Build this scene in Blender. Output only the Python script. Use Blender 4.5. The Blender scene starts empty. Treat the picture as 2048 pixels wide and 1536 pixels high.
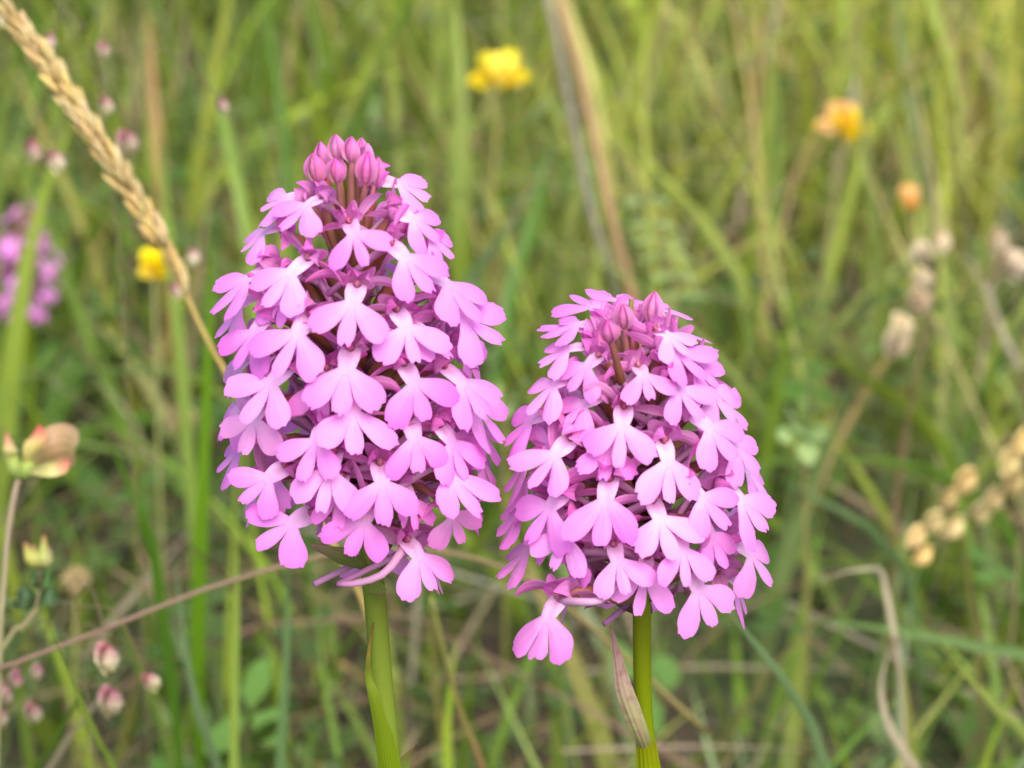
import bpy, math, random
import numpy as np
from mathutils import Vector, Matrix
from mathutils.geometry import delaunay_2d_cdt

R = math.radians
rng = np.random.default_rng(7)
random.seed(7)
scene = bpy.context.scene
COL = scene.collection

# ------------------------------------------------------------------ camera
PITCH = R(22.0)
CAM = Vector((0.0, 0.0, 0.335))
SENSOR, FOCAL = 7.2, 19.4
K = SENSOR / FOCAL / 2048.0              # metres per photo pixel per metre of depth
FOCUS = 0.317
cd = bpy.data.cameras.new("camera")
cam = bpy.data.objects.new("camera", cd)
COL.objects.link(cam)
cam.location = CAM
cam.rotation_euler = (R(90) - PITCH, 0, 0)
cd.sensor_width = SENSOR
cd.lens = FOCAL
cd.clip_start = 0.005
cd.clip_end = 2000
cd.dof.use_dof = True
cd.dof.focus_distance = FOCUS
cd.dof.aperture_fstop = 6.4
cd.dof.aperture_blades = 0
scene.camera = cam

# ------------------------------------------------------------------ light
SUN_EL, SUN_AZ = 50.0, 165.0             # azimuth from +Y towards +X, where the sun stands
world = bpy.data.worlds.new("World")
scene.world = world
world.use_nodes = True
wn = world.node_tree.nodes
wl = world.node_tree.links
wn.clear()
wo = wn.new("ShaderNodeOutputWorld")
wb = wn.new("ShaderNodeBackground")
sky = wn.new("ShaderNodeTexSky")
sky.sky_type = 'NISHITA'
sky.sun_disc = False
sky.sun_elevation = R(SUN_EL)
sky.sun_rotation = R(SUN_AZ)
sky.air_density = 1.0
sky.dust_density = 2.5
sky.ozone_density = 1.0
wb.inputs["Strength"].default_value = 0.15
wl.new(sky.outputs[0], wb.inputs[0])
wl.new(wb.outputs[0], wo.inputs[0])
sd = bpy.data.lights.new("sun", 'SUN')
sd.energy = 1.9
sd.angle = R(40)
sd.color = (1.0, 0.95, 0.86)
sun = bpy.data.objects.new("sun", sd)
COL.objects.link(sun)
sdir = Vector((math.sin(R(SUN_AZ)) * math.cos(R(SUN_EL)), math.cos(R(SUN_AZ)) * math.cos(R(SUN_EL)), math.sin(R(SUN_EL))))
sun.rotation_euler = sdir.to_track_quat('Z', 'Y').to_euler()
sun.location = sdir * 5

scene.view_settings.view_transform = 'Standard'
scene.view_settings.look = 'None'
scene.view_settings.gamma = 1
scene.view_settings.exposure = 1.02
scene.render.engine = 'CYCLES'
scene.cycles.use_denoising = True
scene.cycles.max_bounces = 8
scene.cycles.diffuse_bounces = 4
scene.cycles.transmission_bounces = 6

# ------------------------------------------------------------------ pixel to place
UP = Vector((0, math.sin(PITCH), math.cos(PITCH)))
FW = Vector((0, math.cos(PITCH), -math.sin(PITCH)))

def ray(x, y):
    return Vector(((x - 1024) * K, 0, 0)) + UP * ((768 - y) * K) + FW

def at(x, y, depth):
    return CAM + ray(x, y) * depth

def at_plane(x, y, Y):
    r = ray(x, y)
    return CAM + r * ((Y - CAM.y) / r.y)

def at_ground(x, y, z=0.0):
    r = ray(x, y)
    return CAM + r * ((z - CAM.z) / r.z)

def gdepth(y):
    return (0 - CAM.z) / ray(1024, y).z

# ------------------------------------------------------------------ objects
def link(name, me, parent=None, mat=None):
    o = bpy.data.objects.new(name, me)
    COL.objects.link(o)
    if parent is not None:
        o.parent = parent
    if mat is not None and me is not None and not me.materials:
        me.materials.append(mat)
    return o

def mesh(name, verts, faces, pig=None, smooth=True):
    me = bpy.data.meshes.new(name)
    me.from_pydata([tuple(v) for v in verts], [], faces)
    if pig is not None:
        a = me.attributes.new("pig", 'FLOAT_VECTOR', 'POINT')
        a.data.foreach_set("vector", np.asarray(pig, dtype=np.float32).ravel())
    if smooth:
        me.polygons.foreach_set("use_smooth", [True] * len(me.polygons))
    me.update()
    return me

def tag(o, label, cat, group=None, kind=None):
    o["label"] = label
    if cat: o["category"] = cat
    if group: o["group"] = group
    if kind: o["kind"] = kind
    return o

def thing(name, label, cat, loc, group=None):
    o = bpy.data.objects.new(name, None)
    COL.objects.link(o)
    o.empty_display_size = 0.005
    o.location = loc
    return tag(o, label, cat, group)

def V(*a):
    return np.array(a, dtype=float)

def catmull(pts, n):
    P = np.asarray([tuple(p) for p in pts], dtype=float)
    if len(P) == 2:
        t = np.linspace(0, 1, n)[:, None]
        return P[0] * (1 - t) + P[1] * t
    P = np.vstack([2 * P[0] - P[1], P, 2 * P[-1] - P[-2]])
    m = len(P) - 3
    out = []
    for s in np.linspace(0, m, n):
        i = min(int(s), m - 1)
        t = s - i
        a, b, c, d = P[i:i + 4]
        out.append(0.5 * ((2 * b) + (-a + c) * t + (2 * a - 5 * b + 4 * c - d) * t * t + (-a + 3 * b - 3 * c + d) * t ** 3))
    return np.array(out)

def nrm(v):
    return v / (np.linalg.norm(v, axis=-1, keepdims=True) + 1e-12)

def tube(path, rad, sides=7, twist=0.0, ridge=0.0, nr=3):
    """verts, faces, pig of a tube along path; rad array"""
    path = np.asarray(path, float)
    n = len(path)
    rad = np.broadcast_to(np.asarray(rad, float), (n,))
    T = nrm(np.gradient(path, axis=0))
    ref = V(0.31, 0.17, 0.93)
    if abs(np.dot(T[0], ref)) > 0.9: ref = V(1, 0, 0)
    S = nrm(np.cross(T[0], ref))
    vs, pg = [], []
    for i in range(n):
        S = S - T[i] * np.dot(S, T[i]); S = nrm(S)
        B = np.cross(T[i], S)
        for k in range(sides):
            a = 2 * math.pi * k / sides + twist * i / n
            r = rad[i] * (1 + ridge * math.cos(nr * 2 * math.pi * k / sides))
            vs.append(path[i] + r * (math.cos(a) * S + math.sin(a) * B))
            pg.append((i / (n - 1), k / sides, 0))
    fs = []
    for i in range(n - 1):
        for k in range(sides):
            a, b = i * sides + k, i * sides + (k + 1) % sides
            fs.append((a, b, b + sides, a + sides))
    vs.append(path[0]); pg.append((0, 0, 0)); vs.append(path[-1]); pg.append((1, 0, 0))
    c0, c1 = len(vs) - 2, len(vs) - 1
    for k in range(sides):
        fs.append((c0, (k + 1) % sides, k))
        fs.append((c1, (n - 1) * sides + k, (n - 1) * sides + (k + 1) % sides))
    return vs, fs, pg

def ribbon(path, side, width, cup=0.0, twist=0.0, nv=5, wave=0.0, ph=0.0):
    """a leaf or petal: path points, side vector, half-width array, cup, twist (radians over the length)"""
    path = np.asarray(path, float)
    n = len(path)
    T = nrm(np.gradient(path, axis=0))
    S = np.asarray(side, float)
    vs, pg = [], []
    for i in range(n):
        s = nrm(S - T[i] * np.dot(S, T[i]))
        N = np.cross(T[i], s)
        a = twist * i / (n - 1)
        s2 = s * math.cos(a) + N * math.sin(a)
        N2 = -s * math.sin(a) + N * math.cos(a)
        for k in range(nv):
            v = 2 * k / (nv - 1) - 1
            w = width[i]
            vs.append(path[i] + s2 * v * w + N2 * (cup * v * v * w + wave * w * v * math.sin(ph + 5 * i / (n - 1))))
            pg.append((i / (n - 1), v, 0))
    fs = []
    for i in range(n - 1):
        for k in range(nv - 1):
            a = i * nv + k
            fs.append((a, a + 1, a + nv + 1, a + nv))
    return vs, fs, pg

def merge(parts):
    vs, fs, pg = [], [], []
    for v, f, p in parts:
        o = len(vs)
        vs += list(v); pg += list(p)
        fs += [tuple(i + o for i in q) for q in f]
    return vs, fs, pg

def ellipsoid(center, axis, length, width, seg=8, rings=7, tip=0.0, base=0.0, scales=0, side=None, flat=1.0):
    """egg-like body along axis starting at centre"""
    ax = nrm(np.asarray(axis, float))
    ref = V(0, 0, 1) if abs(ax[2]) < 0.9 else V(1, 0, 0)
    if side is not None: ref = np.asarray(side, float)
    S = nrm(np.cross(ax, ref)); B = np.cross(ax, S)
    vs, pg = [], []
    for i in range(rings + 1):
        t = i / rings
        r = math.sin(math.pi * (0.03 + 0.94 * t ** (1.0 - 0.25 * base))) ** (0.75 + tip * t) * width / 2
        for k in range(seg):
            a = 2 * math.pi * (k + 0.5 * (i % 2)) / seg
            rr = r * (1 + (0.16 * (1 if (i + k) % 2 else -1) if scales else 0))
            vs.append(np.asarray(center) + ax * length * t + rr * (math.cos(a) * S * flat + math.sin(a) * B))
            pg.append((t, k / seg, 0))
    fs = []
    for i in range(rings):
        for k in range(seg):
            a, b = i * seg + k, i * seg + (k + 1) % seg
            fs.append((a, b, b + seg, a + seg))
    fs.append(tuple(range(seg - 1, -1, -1)))
    fs.append(tuple(rings * seg + k for k in range(seg)))
    return vs, fs, pg

# ------------------------------------------------------------------ materials
def new_mat(name):
    m = bpy.data.materials.new(name)
    m.use_nodes = True
    m.node_tree.nodes.clear()
    return m, m.node_tree.nodes, m.node_tree.links

def lin(r, g, b):
    f = lambda c: c / 12.92 if c <= 0.04045 else ((c + 0.055) / 1.055) ** 2.4
    return (f(r / 255), f(g / 255), f(b / 255), 1)

def leaf_shader(nd, lk, color, trans=0.35, rough=0.45, spec=0.35, tint=(1, 1, 1), bump=None):
    out = nd.new("ShaderNodeOutputMaterial")
    p = nd.new("ShaderNodeBsdfPrincipled")
    p.inputs["Roughness"].default_value = rough
    p.inputs["Specular IOR Level"].default_value = spec
    t = nd.new("ShaderNodeBsdfTranslucent")
    mul = nd.new("ShaderNodeMix"); mul.data_type = 'RGBA'; mul.blend_type = 'MULTIPLY'
    mul.inputs[0].default_value = 1
    mul.inputs[7].default_value = (*tint, 1)
    lk.new(color, p.inputs["Base Color"])
    lk.new(color, mul.inputs[6])
    lk.new(mul.outputs[2], t.inputs["Color"])
    mx = nd.new("ShaderNodeMixShader")
    mx.inputs[0].default_value = trans
    lk.new(p.outputs[0], mx.inputs[1])
    lk.new(t.outputs[0], mx.inputs[2])
    lk.new(mx.outputs[0], out.inputs[0])
    if bump is not None:
        b = nd.new("ShaderNodeBump")
        b.inputs["Strength"].default_value = bump[1]
        b.inputs["Distance"].default_value = bump[2]
        lk.new(bump[0], b.inputs["Height"])
        lk.new(b.outputs[0], p.inputs["Normal"])
    return p

def ramp(nd, lk, fac, stops, mode='LINEAR'):
    r = nd.new("ShaderNodeValToRGB")
    r.color_ramp.interpolation = mode
    e = r.color_ramp.elements
    while len(e) > 1: e.remove(e[-1])
    e[0].position, e[0].color = stops[0]
    for pos, c in stops[1:]:
        x = e.new(pos); x.color = c
    lk.new(fac, r.inputs[0])
    return r.outputs[0]

def pig_nodes(nd, lk):
    a = nd.new("ShaderNodeAttribute"); a.attribute_name = "pig"
    s = nd.new("ShaderNodeSeparateXYZ")
    lk.new(a.outputs["Vector"], s.inputs[0])
    return s.outputs

def jitter(nd, lk, color, hue=0.012, val=0.12, sat=0.1):
    oi = nd.new("ShaderNodeObjectInfo")
    wnz = nd.new("ShaderNodeTexWhiteNoise"); wnz.noise_dimensions = '1D'
    lk.new(oi.outputs["Random"], wnz.inputs["W"])
    sp = nd.new("ShaderNodeSeparateColor")
    lk.new(wnz.outputs["Color"], sp.inputs[0])
    hs = nd.new("ShaderNodeHueSaturation")
    for i, (inp, amp, mid) in enumerate((("Hue", hue, 0.5), ("Saturation", sat, 1.0), ("Value", val, 1.0))):
        m = nd.new("ShaderNodeMapRange")
        m.inputs["To Min"].default_value = mid - amp
        m.inputs["To Max"].default_value = mid + amp
        lk.new(sp.outputs[i], m.inputs[0])
        lk.new(m.outputs[0], hs.inputs[inp])
    lk.new(color, hs.inputs["Color"])
    return hs.outputs[0]

def noise(nd, lk, scale, detail=3, coord="Object", rough=0.55):
    tc = nd.new("ShaderNodeTexCoord")
    n = nd.new("ShaderNodeTexNoise")
    n.inputs["Scale"].default_value = scale
    n.inputs["Detail"].default_value = detail
    n.inputs["Roughness"].default_value = rough
    lk.new(tc.outputs[coord], n.inputs["Vector"])
    return n.outputs["Fac"]

def mixc(nd, lk, fac, a, b, blend='MIX'):
    m = nd.new("ShaderNodeMix"); m.data_type = 'RGBA'; m.blend_type = blend
    for sock, v in ((m.inputs[0], fac), (m.inputs[6], a), (m.inputs[7], b)):
        if hasattr(v, "links"): lk.new(v, sock)
        else: sock.default_value = v
    return m.outputs[2]

def veins(nd, lk, v, u, count=9.0):
    mu = nd.new("ShaderNodeMath"); mu.operation = 'MULTIPLY'; mu.inputs[1].default_value = count
    lk.new(v, mu.inputs[0])
    nz = noise(nd, lk, 700, 2)
    ad = nd.new("ShaderNodeMath"); ad.operation = 'ADD'
    lk.new(mu.outputs[0], ad.inputs[0]); lk.new(nz, ad.inputs[1])
    si = nd.new("ShaderNodeMath"); si.operation = 'SINE'
    lk.new(ad.outputs[0], si.inputs[0])
    mr = nd.new("ShaderNodeMapRange")
    mr.inputs["From Min"].default_value = -1
    mr.inputs["From Max"].default_value = 1
    lk.new(si.outputs[0], mr.inputs[0])
    return mr.outputs[0]

def petal_mat(name, stops, vein_col, vein_amt, trans, jit=(0.012, 0.1, 0.1), vcount=14, rim=None):
    m, nd, lk = new_mat(name)
    u, v, w = pig_nodes(nd, lk)
    c = ramp(nd, lk, u, stops)
    vn = veins(nd, lk, v, u, vcount)
    f = nd.new("ShaderNodeMath"); f.operation = 'MULTIPLY'; f.inputs[1].default_value = vein_amt
    lk.new(vn, f.inputs[0])
    c = mixc(nd, lk, f.outputs[0], c, vein_col)
    if rim:
        rr = ramp(nd, lk, w, [(0.0, (rim[1],) * 3 + (1,)), (0.22, (0, 0, 0, 1))])
        c = mixc(nd, lk, rr, c, rim[0])
    blot = noise(nd, lk, 420, 4)
    c = mixc(nd, lk, ramp(nd, lk, blot, [(0.42, (0, 0, 0, 1)), (0.72, (0.32, 0.32, 0.32, 1))]), c, vein_col)
    c = jitter(nd, lk, c, *jit)
    leaf_shader(nd, lk, c, trans, 0.5, 0.25, (1.0, 0.9, 1.0), (vn, 0.25, 0.0001))
    return m

M = {}
M['lip'] = petal_mat('orchid_lip', [(0.0, (0.76, 0.40, 0.60, 1)), (0.09, (0.86, 0.55, 0.78, 1)), (0.20, (0.87, 0.50, 0.82, 1)),
                                    (0.42, (0.86, 0.335, 0.77, 1)), (0.8, (0.84, 0.255, 0.73, 1)), (1.0, (0.81, 0.20, 0.67, 1))],
                     (0.78, 0.25, 0.68, 1), 0.18, 0.32, vcount=24, rim=((0.72, 0.16, 0.62, 1), 0.32))
M['sepal'] = petal_mat('orchid_sepal', [(0.0, (0.86, 0.40, 0.70, 1)), (0.45, (0.88, 0.34, 0.70, 1)), (0.85, (0.85, 0.24, 0.60, 1)), (1.0, (0.76, 0.12, 0.46, 1))],
                       (0.60, 0.13, 0.48, 1), 0.3, 0.42, vcount=10)
M['hood'] = petal_mat('orchid_hood', [(0.0, (0.80, 0.34, 0.66, 1)), (0.5, (0.84, 0.33, 0.70, 1)), (1.0, (0.76, 0.17, 0.56, 1))],
                      (0.58, 0.11, 0.44, 1), 0.3, 0.42, vcount=10)
M['bud'] = petal_mat('orchid_bud', [(0.0, (0.66, 0.30, 0.40, 1)), (0.25, (0.80, 0.34, 0.56, 1)), (0.75, (0.82, 0.27, 0.60, 1)), (1.0, (0.72, 0.13, 0.48, 1))],
                     (0.68, 0.14, 0.42, 1), 0.3, 0.3, vcount=19)
M['spur'] = petal_mat('orchid_spur', [(0.0, (0.70, 0.36, 0.58, 1)), (0.6, (0.70, 0.40, 0.60, 1)), (1.0, (0.62, 0.25, 0.50, 1))],
                      (0.62, 0.25, 0.50, 1), 0.2, 0.3)
M['bract'] = petal_mat('orchid_bract', [(0.0, (0.20, 0.16, 0.05, 1)), (0.35, (0.52, 0.22, 0.32, 1)), (1.0, (0.70, 0.34, 0.60, 1))],
                       (0.34, 0.08, 0.18, 1), 0.35, 0.4)
M['green_bract'] = petal_mat('orchid_green_bract', [(0.0, (0.13, 0.20, 0.03, 1)), (0.6, (0.20, 0.24, 0.06, 1)), (1.0, (0.40, 0.22, 0.20, 1))],
                             (0.12, 0.16, 0.03, 1), 0.4, 0.3)
M['ovary'] = petal_mat('orchid_ovary', [(0.0, (0.17, 0.16, 0.03, 1)), (0.45, (0.36, 0.20, 0.07, 1)), (0.8, (0.38, 0.15, 0.09, 1)), (1.0, (0.44, 0.12, 0.19, 1))],
                       (0.24, 0.05, 0.08, 1), 0.5, 0.12, vcount=19, jit=(0.02, 0.2, 0.1))
M['column'] = petal_mat('orchid_column', [(0.0, (0.22, 0.02, 0.07, 1)), (1.0, (0.50, 0.14, 0.24, 1))], (0.12, 0.01, 0.03, 1), 0.5, 0.05)

def green_mat(name, stops, trans=0.35, jit=(0.015, 0.15, 0.1), rough=0.42, veincol=None, vc=12, amt=0.3, blotch=None, use='u'):
    m, nd, lk = new_mat(name)
    u, v, w = pig_nodes(nd, lk)
    c = ramp(nd, lk, u, stops)
    vn = veins(nd, lk, v, u, vc)
    f = nd.new("ShaderNodeMath"); f.operation = 'MULTIPLY'; f.inputs[1].default_value = amt
    lk.new(vn, f.inputs[0])
    if veincol is None:
        veincol = tuple(0.6 * x for x in stops[len(stops) // 2][1][:3]) + (1,)
    c = mixc(nd, lk, f.outputs[0], c, veincol)
    if blotch is not None:
        b = noise(nd, lk, blotch[1], 4)
        c = mixc(nd, lk, ramp(nd, lk, b, [(0.45, (0, 0, 0, 1)), (0.65, (0.8, 0.8, 0.8, 1))]), c, blotch[0])
    c = jitter(nd, lk, c, *jit)
    leaf_shader(nd, lk, c, trans, rough, 0.35, (1.0, 1.0, 0.6), (vn, 0.4, 0.0002))
    return m

M['stem'] = green_mat('orchid_stem', [(0, (0.19, 0.26, 0.008, 1)), (0.6, (0.19, 0.25, 0.006, 1)), (1, (0.18, 0.19, 0.02, 1))], 0.12, vc=18, amt=0.2)
M['sheath'] = green_mat('orchid_sheath', [(0, (0.20, 0.28, 0.02, 1)), (0.55, (0.25, 0.31, 0.04, 1)), (0.74, (0.34, 0.27, 0.07, 1)), (1, (0.26, 0.11, 0.06, 1))], 0.3, vc=26, amt=0.12)
M['purple_sheath'] = green_mat('orchid_purple_sheath', [(0, (0.26, 0.32, 0.05, 1)), (0.25, (0.42, 0.40, 0.16, 1)), (0.5, (0.54, 0.36, 0.27, 1)), (0.75, (0.50, 0.28, 0.28, 1)), (1, (0.36, 0.17, 0.18, 1))],
                               0.3, vc=12, veincol=(0.42, 0.24, 0.20, 1), amt=0.2, blotch=((0.40, 0.18, 0.17, 1), 900))
M['basal_leaf'] = green_mat('orchid_leaf', [(0, (0.09, 0.17, 0.025, 1)), (1, (0.12, 0.20, 0.03, 1))], 0.35, vc=16)

# grass: colour from a per-blade attribute
m, nd, lk = new_mat('meadow_grass')
a = nd.new("ShaderNodeAttribute"); a.attribute_name = "tint"
nz = noise(nd, lk, 160, 3)
c = mixc(nd, lk, nz, a.outputs["Color"], (0.16, 0.20, 0.04, 1))
c = mixc(nd, lk, 0.6, c, a.outputs["Color"])
leaf_shader(nd, lk, c, 0.38, 0.42, 0.35, (1.0, 1.0, 0.55))
M['grass'] = m
m, nd, lk = new_mat('dry_litter')
a = nd.new("ShaderNodeAttribute"); a.attribute_name = "tint"
nz = noise(nd, lk, 240, 4)
c = mixc(nd, lk, 0.35, a.outputs["Color"], ramp(nd, lk, nz, [(0.3, (0.10, 0.06, 0.03, 1)), (0.7, (0.42, 0.33, 0.20, 1))]))
leaf_shader(nd, lk, c, 0.2, 0.65, 0.2)
M['dry'] = m
m, nd, lk = new_mat('meadow_soil')
n1 = noise(nd, lk, 90, 6)
n2 = noise(nd, lk, 9, 4)
c = ramp(nd, lk, n1, [(0.3, (0.030, 0.020, 0.012, 1)), (0.55, (0.075, 0.050, 0.028, 1)), (0.75, (0.16, 0.12, 0.07, 1))])
c = mixc(nd, lk, ramp(nd, lk, n2, [(0.42, (0, 0, 0, 1)), (0.6, (0.75, 0.75, 0.75, 1))]), c, (0.05, 0.085, 0.02, 1))
out = nd.new("ShaderNodeOutputMaterial"); p = nd.new("ShaderNodeBsdfPrincipled")
p.inputs["Roughness"].default_value = 0.95
bm_ = nd.new("ShaderNodeBump"); bm_.inputs["Distance"].default_value = 0.004
lk.new(n1, bm_.inputs["Height"]); lk.new(bm_.outputs[0], p.inputs["Normal"])
lk.new(c, p.inputs["Base Color"]); lk.new(p.outputs[0], out.inputs[0])
M['soil'] = m

def plain(name, col, col2=None, trans=0.3, rough=0.5, jit=(0.01, 0.15, 0.1), vc=10, amt=0.3, tipcol=None):
    stops = [(0, (*col, 1)), (1, (*(tipcol or col2 or col), 1))]
    if tipcol and col2: stops = [(0, (*col, 1)), (0.55, (*col2, 1)), (1, (*tipcol, 1))]
    return green_mat(name, stops, trans, jit, rough, vc=vc, amt=amt)

M['straw'] = plain('straw', (0.68, 0.50, 0.20), (0.76, 0.57, 0.25), 0.2, 0.6, jit=(0.012, 0.2, 0.12))
M['straw_stem'] = plain('straw_stem', (0.50, 0.38, 0.12), (0.58, 0.43, 0.15), 0.1, 0.5)
M['tan_stem'] = plain('tan_stem', (0.30, 0.18, 0.08), (0.36, 0.22, 0.11), 0.1, 0.6)
M['grey_stem'] = plain('grey_stem', (0.26, 0.22, 0.13), (0.30, 0.24, 0.17), 0.1, 0.6)
M['mauve_stem'] = plain('mauve_stem', (0.20, 0.10, 0.10), (0.27, 0.21, 0.08), 0.1, 0.5)
M['olive_stem'] = plain('olive_stem', (0.20, 0.24, 0.05), (0.26, 0.22, 0.07), 0.15, 0.5)
M['red_stem'] = green_mat('red_stem', [(0, (0.24, 0.28, 0.07, 1)), (0.25, (0.32, 0.14, 0.09, 1)), (0.5, (0.30, 0.24, 0.08, 1)), (1, (0.28, 0.30, 0.08, 1))], 0.15)
M['pink_stem'] = plain('pink_stem', (0.22, 0.25, 0.07), (0.34, 0.22, 0.16), 0.15, 0.5)
M['yellow'] = plain('yellow_petal', (0.88, 0.58, 0.02), (0.92, 0.74, 0.01), 0.3, 0.5, vc=6, amt=0.12)
M['orange'] = plain('orange_petal', (0.88, 0.64, 0.22), (0.84, 0.44, 0.16), 0.3, 0.5, vc=6, amt=0.2)
M['rust_petal'] = plain('rust_petal', (0.86, 0.50, 0.12), (0.80, 0.32, 0.08), 0.3, 0.5, vc=6, amt=0.2)
M['trefoil_red'] = green_mat('trefoil_red', [(0, (0.50, 0.52, 0.16, 1)), (0.5, (0.62, 0.55, 0.20, 1)), (0.82, (0.70, 0.26, 0.16, 1)), (1, (0.66, 0.12, 0.12, 1))], 0.3)
M['trefoil_faded'] = green_mat('trefoil_faded', [(0, (0.60, 0.46, 0.20, 1)), (0.5, (0.56, 0.34, 0.20, 1)), (1, (0.55, 0.42, 0.22, 1))], 0.35, veincol=(0.50, 0.18, 0.12, 1), vc=16, amt=0.4)
M['calyx'] = plain('calyx_green', (0.20, 0.28, 0.08), (0.38, 0.44, 0.10), 0.3, 0.5)
M['calyx_pale'] = green_mat('calyx_pale', [(0, (0.36, 0.40, 0.12, 1)), (0.7, (0.48, 0.48, 0.14, 1)), (1, (0.50, 0.22, 0.10, 1))], 0.3)
M['dark_leaf'] = plain('dark_leaf', (0.07, 0.13, 0.04), (0.08, 0.15, 0.04), 0.3, 0.5)
M['brown_head'] = plain('brown_head', (0.38, 0.30, 0.12), (0.46, 0.34, 0.16), 0.2, 0.7)
M['cream'] = plain('cream_flower', (0.70, 0.54, 0.32), (0.86, 0.70, 0.52), 0.3, 0.5)
M['tan_head'] = plain('tan_spikelet', (0.72, 0.54, 0.22), (0.86, 0.64, 0.30), 0.25, 0.5)
M['briza'] = green_mat('quaking_spikelet', [(0, (0.40, 0.11, 0.15, 1)), (0.25, (0.54, 0.28, 0.28, 1)), (0.45, (0.72, 0.60, 0.42, 1)), (1, (0.58, 0.52, 0.24, 1))], 0.3, vc=14, amt=0.45)
M['hair_stem'] = plain('hair_stem', (0.16, 0.17, 0.06), (0.22, 0.13, 0.08), 0.1, 0.5)
M['pale_leaf'] = plain('pale_leaf', (0.26, 0.36, 0.12), (0.30, 0.40, 0.15), 0.35, 0.5)
M['vetch'] = plain('vetch_leaf', (0.22, 0.30, 0.09), (0.26, 0.34, 0.11), 0.35, 0.5)
M['blade'] = plain('blade_green', (0.09, 0.18, 0.02), (0.13, 0.24, 0.025), 0.38, 0.4)
M['blade_lime'] = plain('blade_lime', (0.22, 0.31, 0.05), (0.26, 0.35, 0.06), 0.38, 0.4)
M['blade_blue'] = plain('blade_bluegreen', (0.14, 0.22, 0.08), (0.18, 0.27, 0.11), 0.35, 0.4)
M['blade_yellow'] = plain('blade_yellow', (0.26, 0.33, 0.05), (0.36, 0.38, 0.06), 0.38, 0.4)
M['blade_dry'] = plain('blade_dry', (0.40, 0.30, 0.20), (0.56, 0.46, 0.33), 0.2, 0.6)
M['blade_rust'] = plain('blade_rust', (0.30, 0.20, 0.08), (0.34, 0.22, 0.10), 0.2, 0.6)

# ------------------------------------------------------------------ the ground
def terrain(x, y):
    return 0.006 * np.sin(9 * x + 1.3) * np.cos(7 * y) + 0.004 * np.sin(23 * x + 17 * y) + 0.002 * np.sin(51 * x - 40 * y)

cx = np.concatenate([-np.geomspace(400, 1.6, 14), np.linspace(-1.5, 1.5, 90), np.geomspace(1.6, 400, 14)])
cy = np.concatenate([-np.geomspace(400, 0.7, 14), np.linspace(-0.6, 3.0, 100), np.geomspace(3.2, 400, 14)])
gx, gy = np.meshgrid(cx, cy)
fade = np.clip(1.5 - np.hypot(gx, gy - 1) / 4, 0, 1)
gz = terrain(gx, gy) * fade
gv = np.stack([gx, gy, gz], -1).reshape(-1, 3)
nx = len(cx)
gf = [(j * nx + i, j * nx + i + 1, (j + 1) * nx + i + 1, (j + 1) * nx + i) for j in range(len(cy) - 1) for i in range(nx - 1)]
g = link("ground", mesh("ground", gv, gf), None, M['soil'])
g["kind"] = "structure"

def gnd(x, y):
    return float(terrain(x, y)) - 0.001

# ------------------------------------------------------------------ turf (nobody could count it)
def blades(name, n, xs, ys, h, lean, curve, w, colf, mat, label, cat, seg=6, flat=False, keep=None, zoff=None):
    x = xs(n); y = ys(n)
    if keep is not None:
        k = keep(x, y); x, y = x[k], y[k]; n = len(x)
    hh = h(n, x, y); az = rng.uniform(0, 2 * np.pi, n)
    le = lean(n); cu = curve(n); ww = w(n)
    s = np.linspace(0, 1, seg + 1)[None, :]
    out = hh[:, None] * (le[:, None] * s + cu[:, None] * s ** 2.2)
    L = np.sqrt(np.maximum(1 - 0.55 * np.clip(le + cu, 0, 1.25)[:, None] ** 2 * s ** 1.5, 0.05))
    up = hh[:, None] * s * L
    if flat: up = 0.15 * up + 0.006
    wob = 0.04 * hh[:, None] * np.sin(rng.uniform(0, 6.3, n)[:, None] + 4 * s) * s
    px_ = x[:, None] + np.cos(az)[:, None] * out - np.sin(az)[:, None] * wob
    py_ = y[:, None] + np.sin(az)[:, None] * out + np.cos(az)[:, None] * wob
    base = terrain(x, y) - 0.004
    if zoff is not None: base = base + zoff(n)
    pz_ = base[:, None] + up
    wd = ww[:, None] * np.clip(1.02 - s ** 1.9, 0.03, 1) * (0.65 + 0.35 * np.clip(s * 5, 0, 1))
    sa = az + rng.normal(np.pi / 2, 0.5, n)
    tw = rng.normal(0, 0.7, n)
    ang = sa[:, None] + tw[:, None] * s
    dx, dy = np.cos(ang) * wd / 2, np.sin(ang) * wd / 2
    vs = np.stack([np.stack([px_ - dx, py_ - dy, pz_], -1), np.stack([px_ + dx, py_ + dy, pz_], -1)], 2)
    vs = vs.reshape(-1, 3).astype(np.float32)
    nvb = 2 * (seg + 1)
    q = np.arange(seg)[:, None] * 2 + np.array([0, 1, 3, 2])[None, :]
    f = (np.arange(n)[:, None, None] * nvb + q[None]).reshape(-1)
    me = bpy.data.meshes.new(name)
    me.vertices.add(len(vs)); me.vertices.foreach_set("co", vs.ravel())
    nf = n * seg
    me.loops.add(nf * 4); me.loops.foreach_set("vertex_index", f.astype(np.int32))
    me.polygons.add(nf)
    me.polygons.foreach_set("loop_start", np.arange(0, nf * 4, 4, dtype=np.int32))
    me.polygons.foreach_set("loop_total", np.full(nf, 4, dtype=np.int32))
    me.polygons.foreach_set("use_smooth", np.ones(nf, dtype=bool))
    col = colf(n, x, y)                                      # n x 3 base, n x 3 tip
    c = col[0][:, None, :] * (1 - s[..., None]) + col[1][:, None, :] * s[..., None]
    c = np.concatenate([c, np.ones(c.shape[:2] + (1,))], -1)
    c = np.repeat(c, 2, axis=1).reshape(-1, 4).astype(np.float32)
    at_ = me.attributes.new("tint", 'FLOAT_COLOR', 'POINT')
    at_.data.foreach_set("color", c.ravel())
    me.update(calc_edges=True)
    o = link(name, me, None, mat)
    tag(o, label, cat, kind="stuff")
    return o

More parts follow.
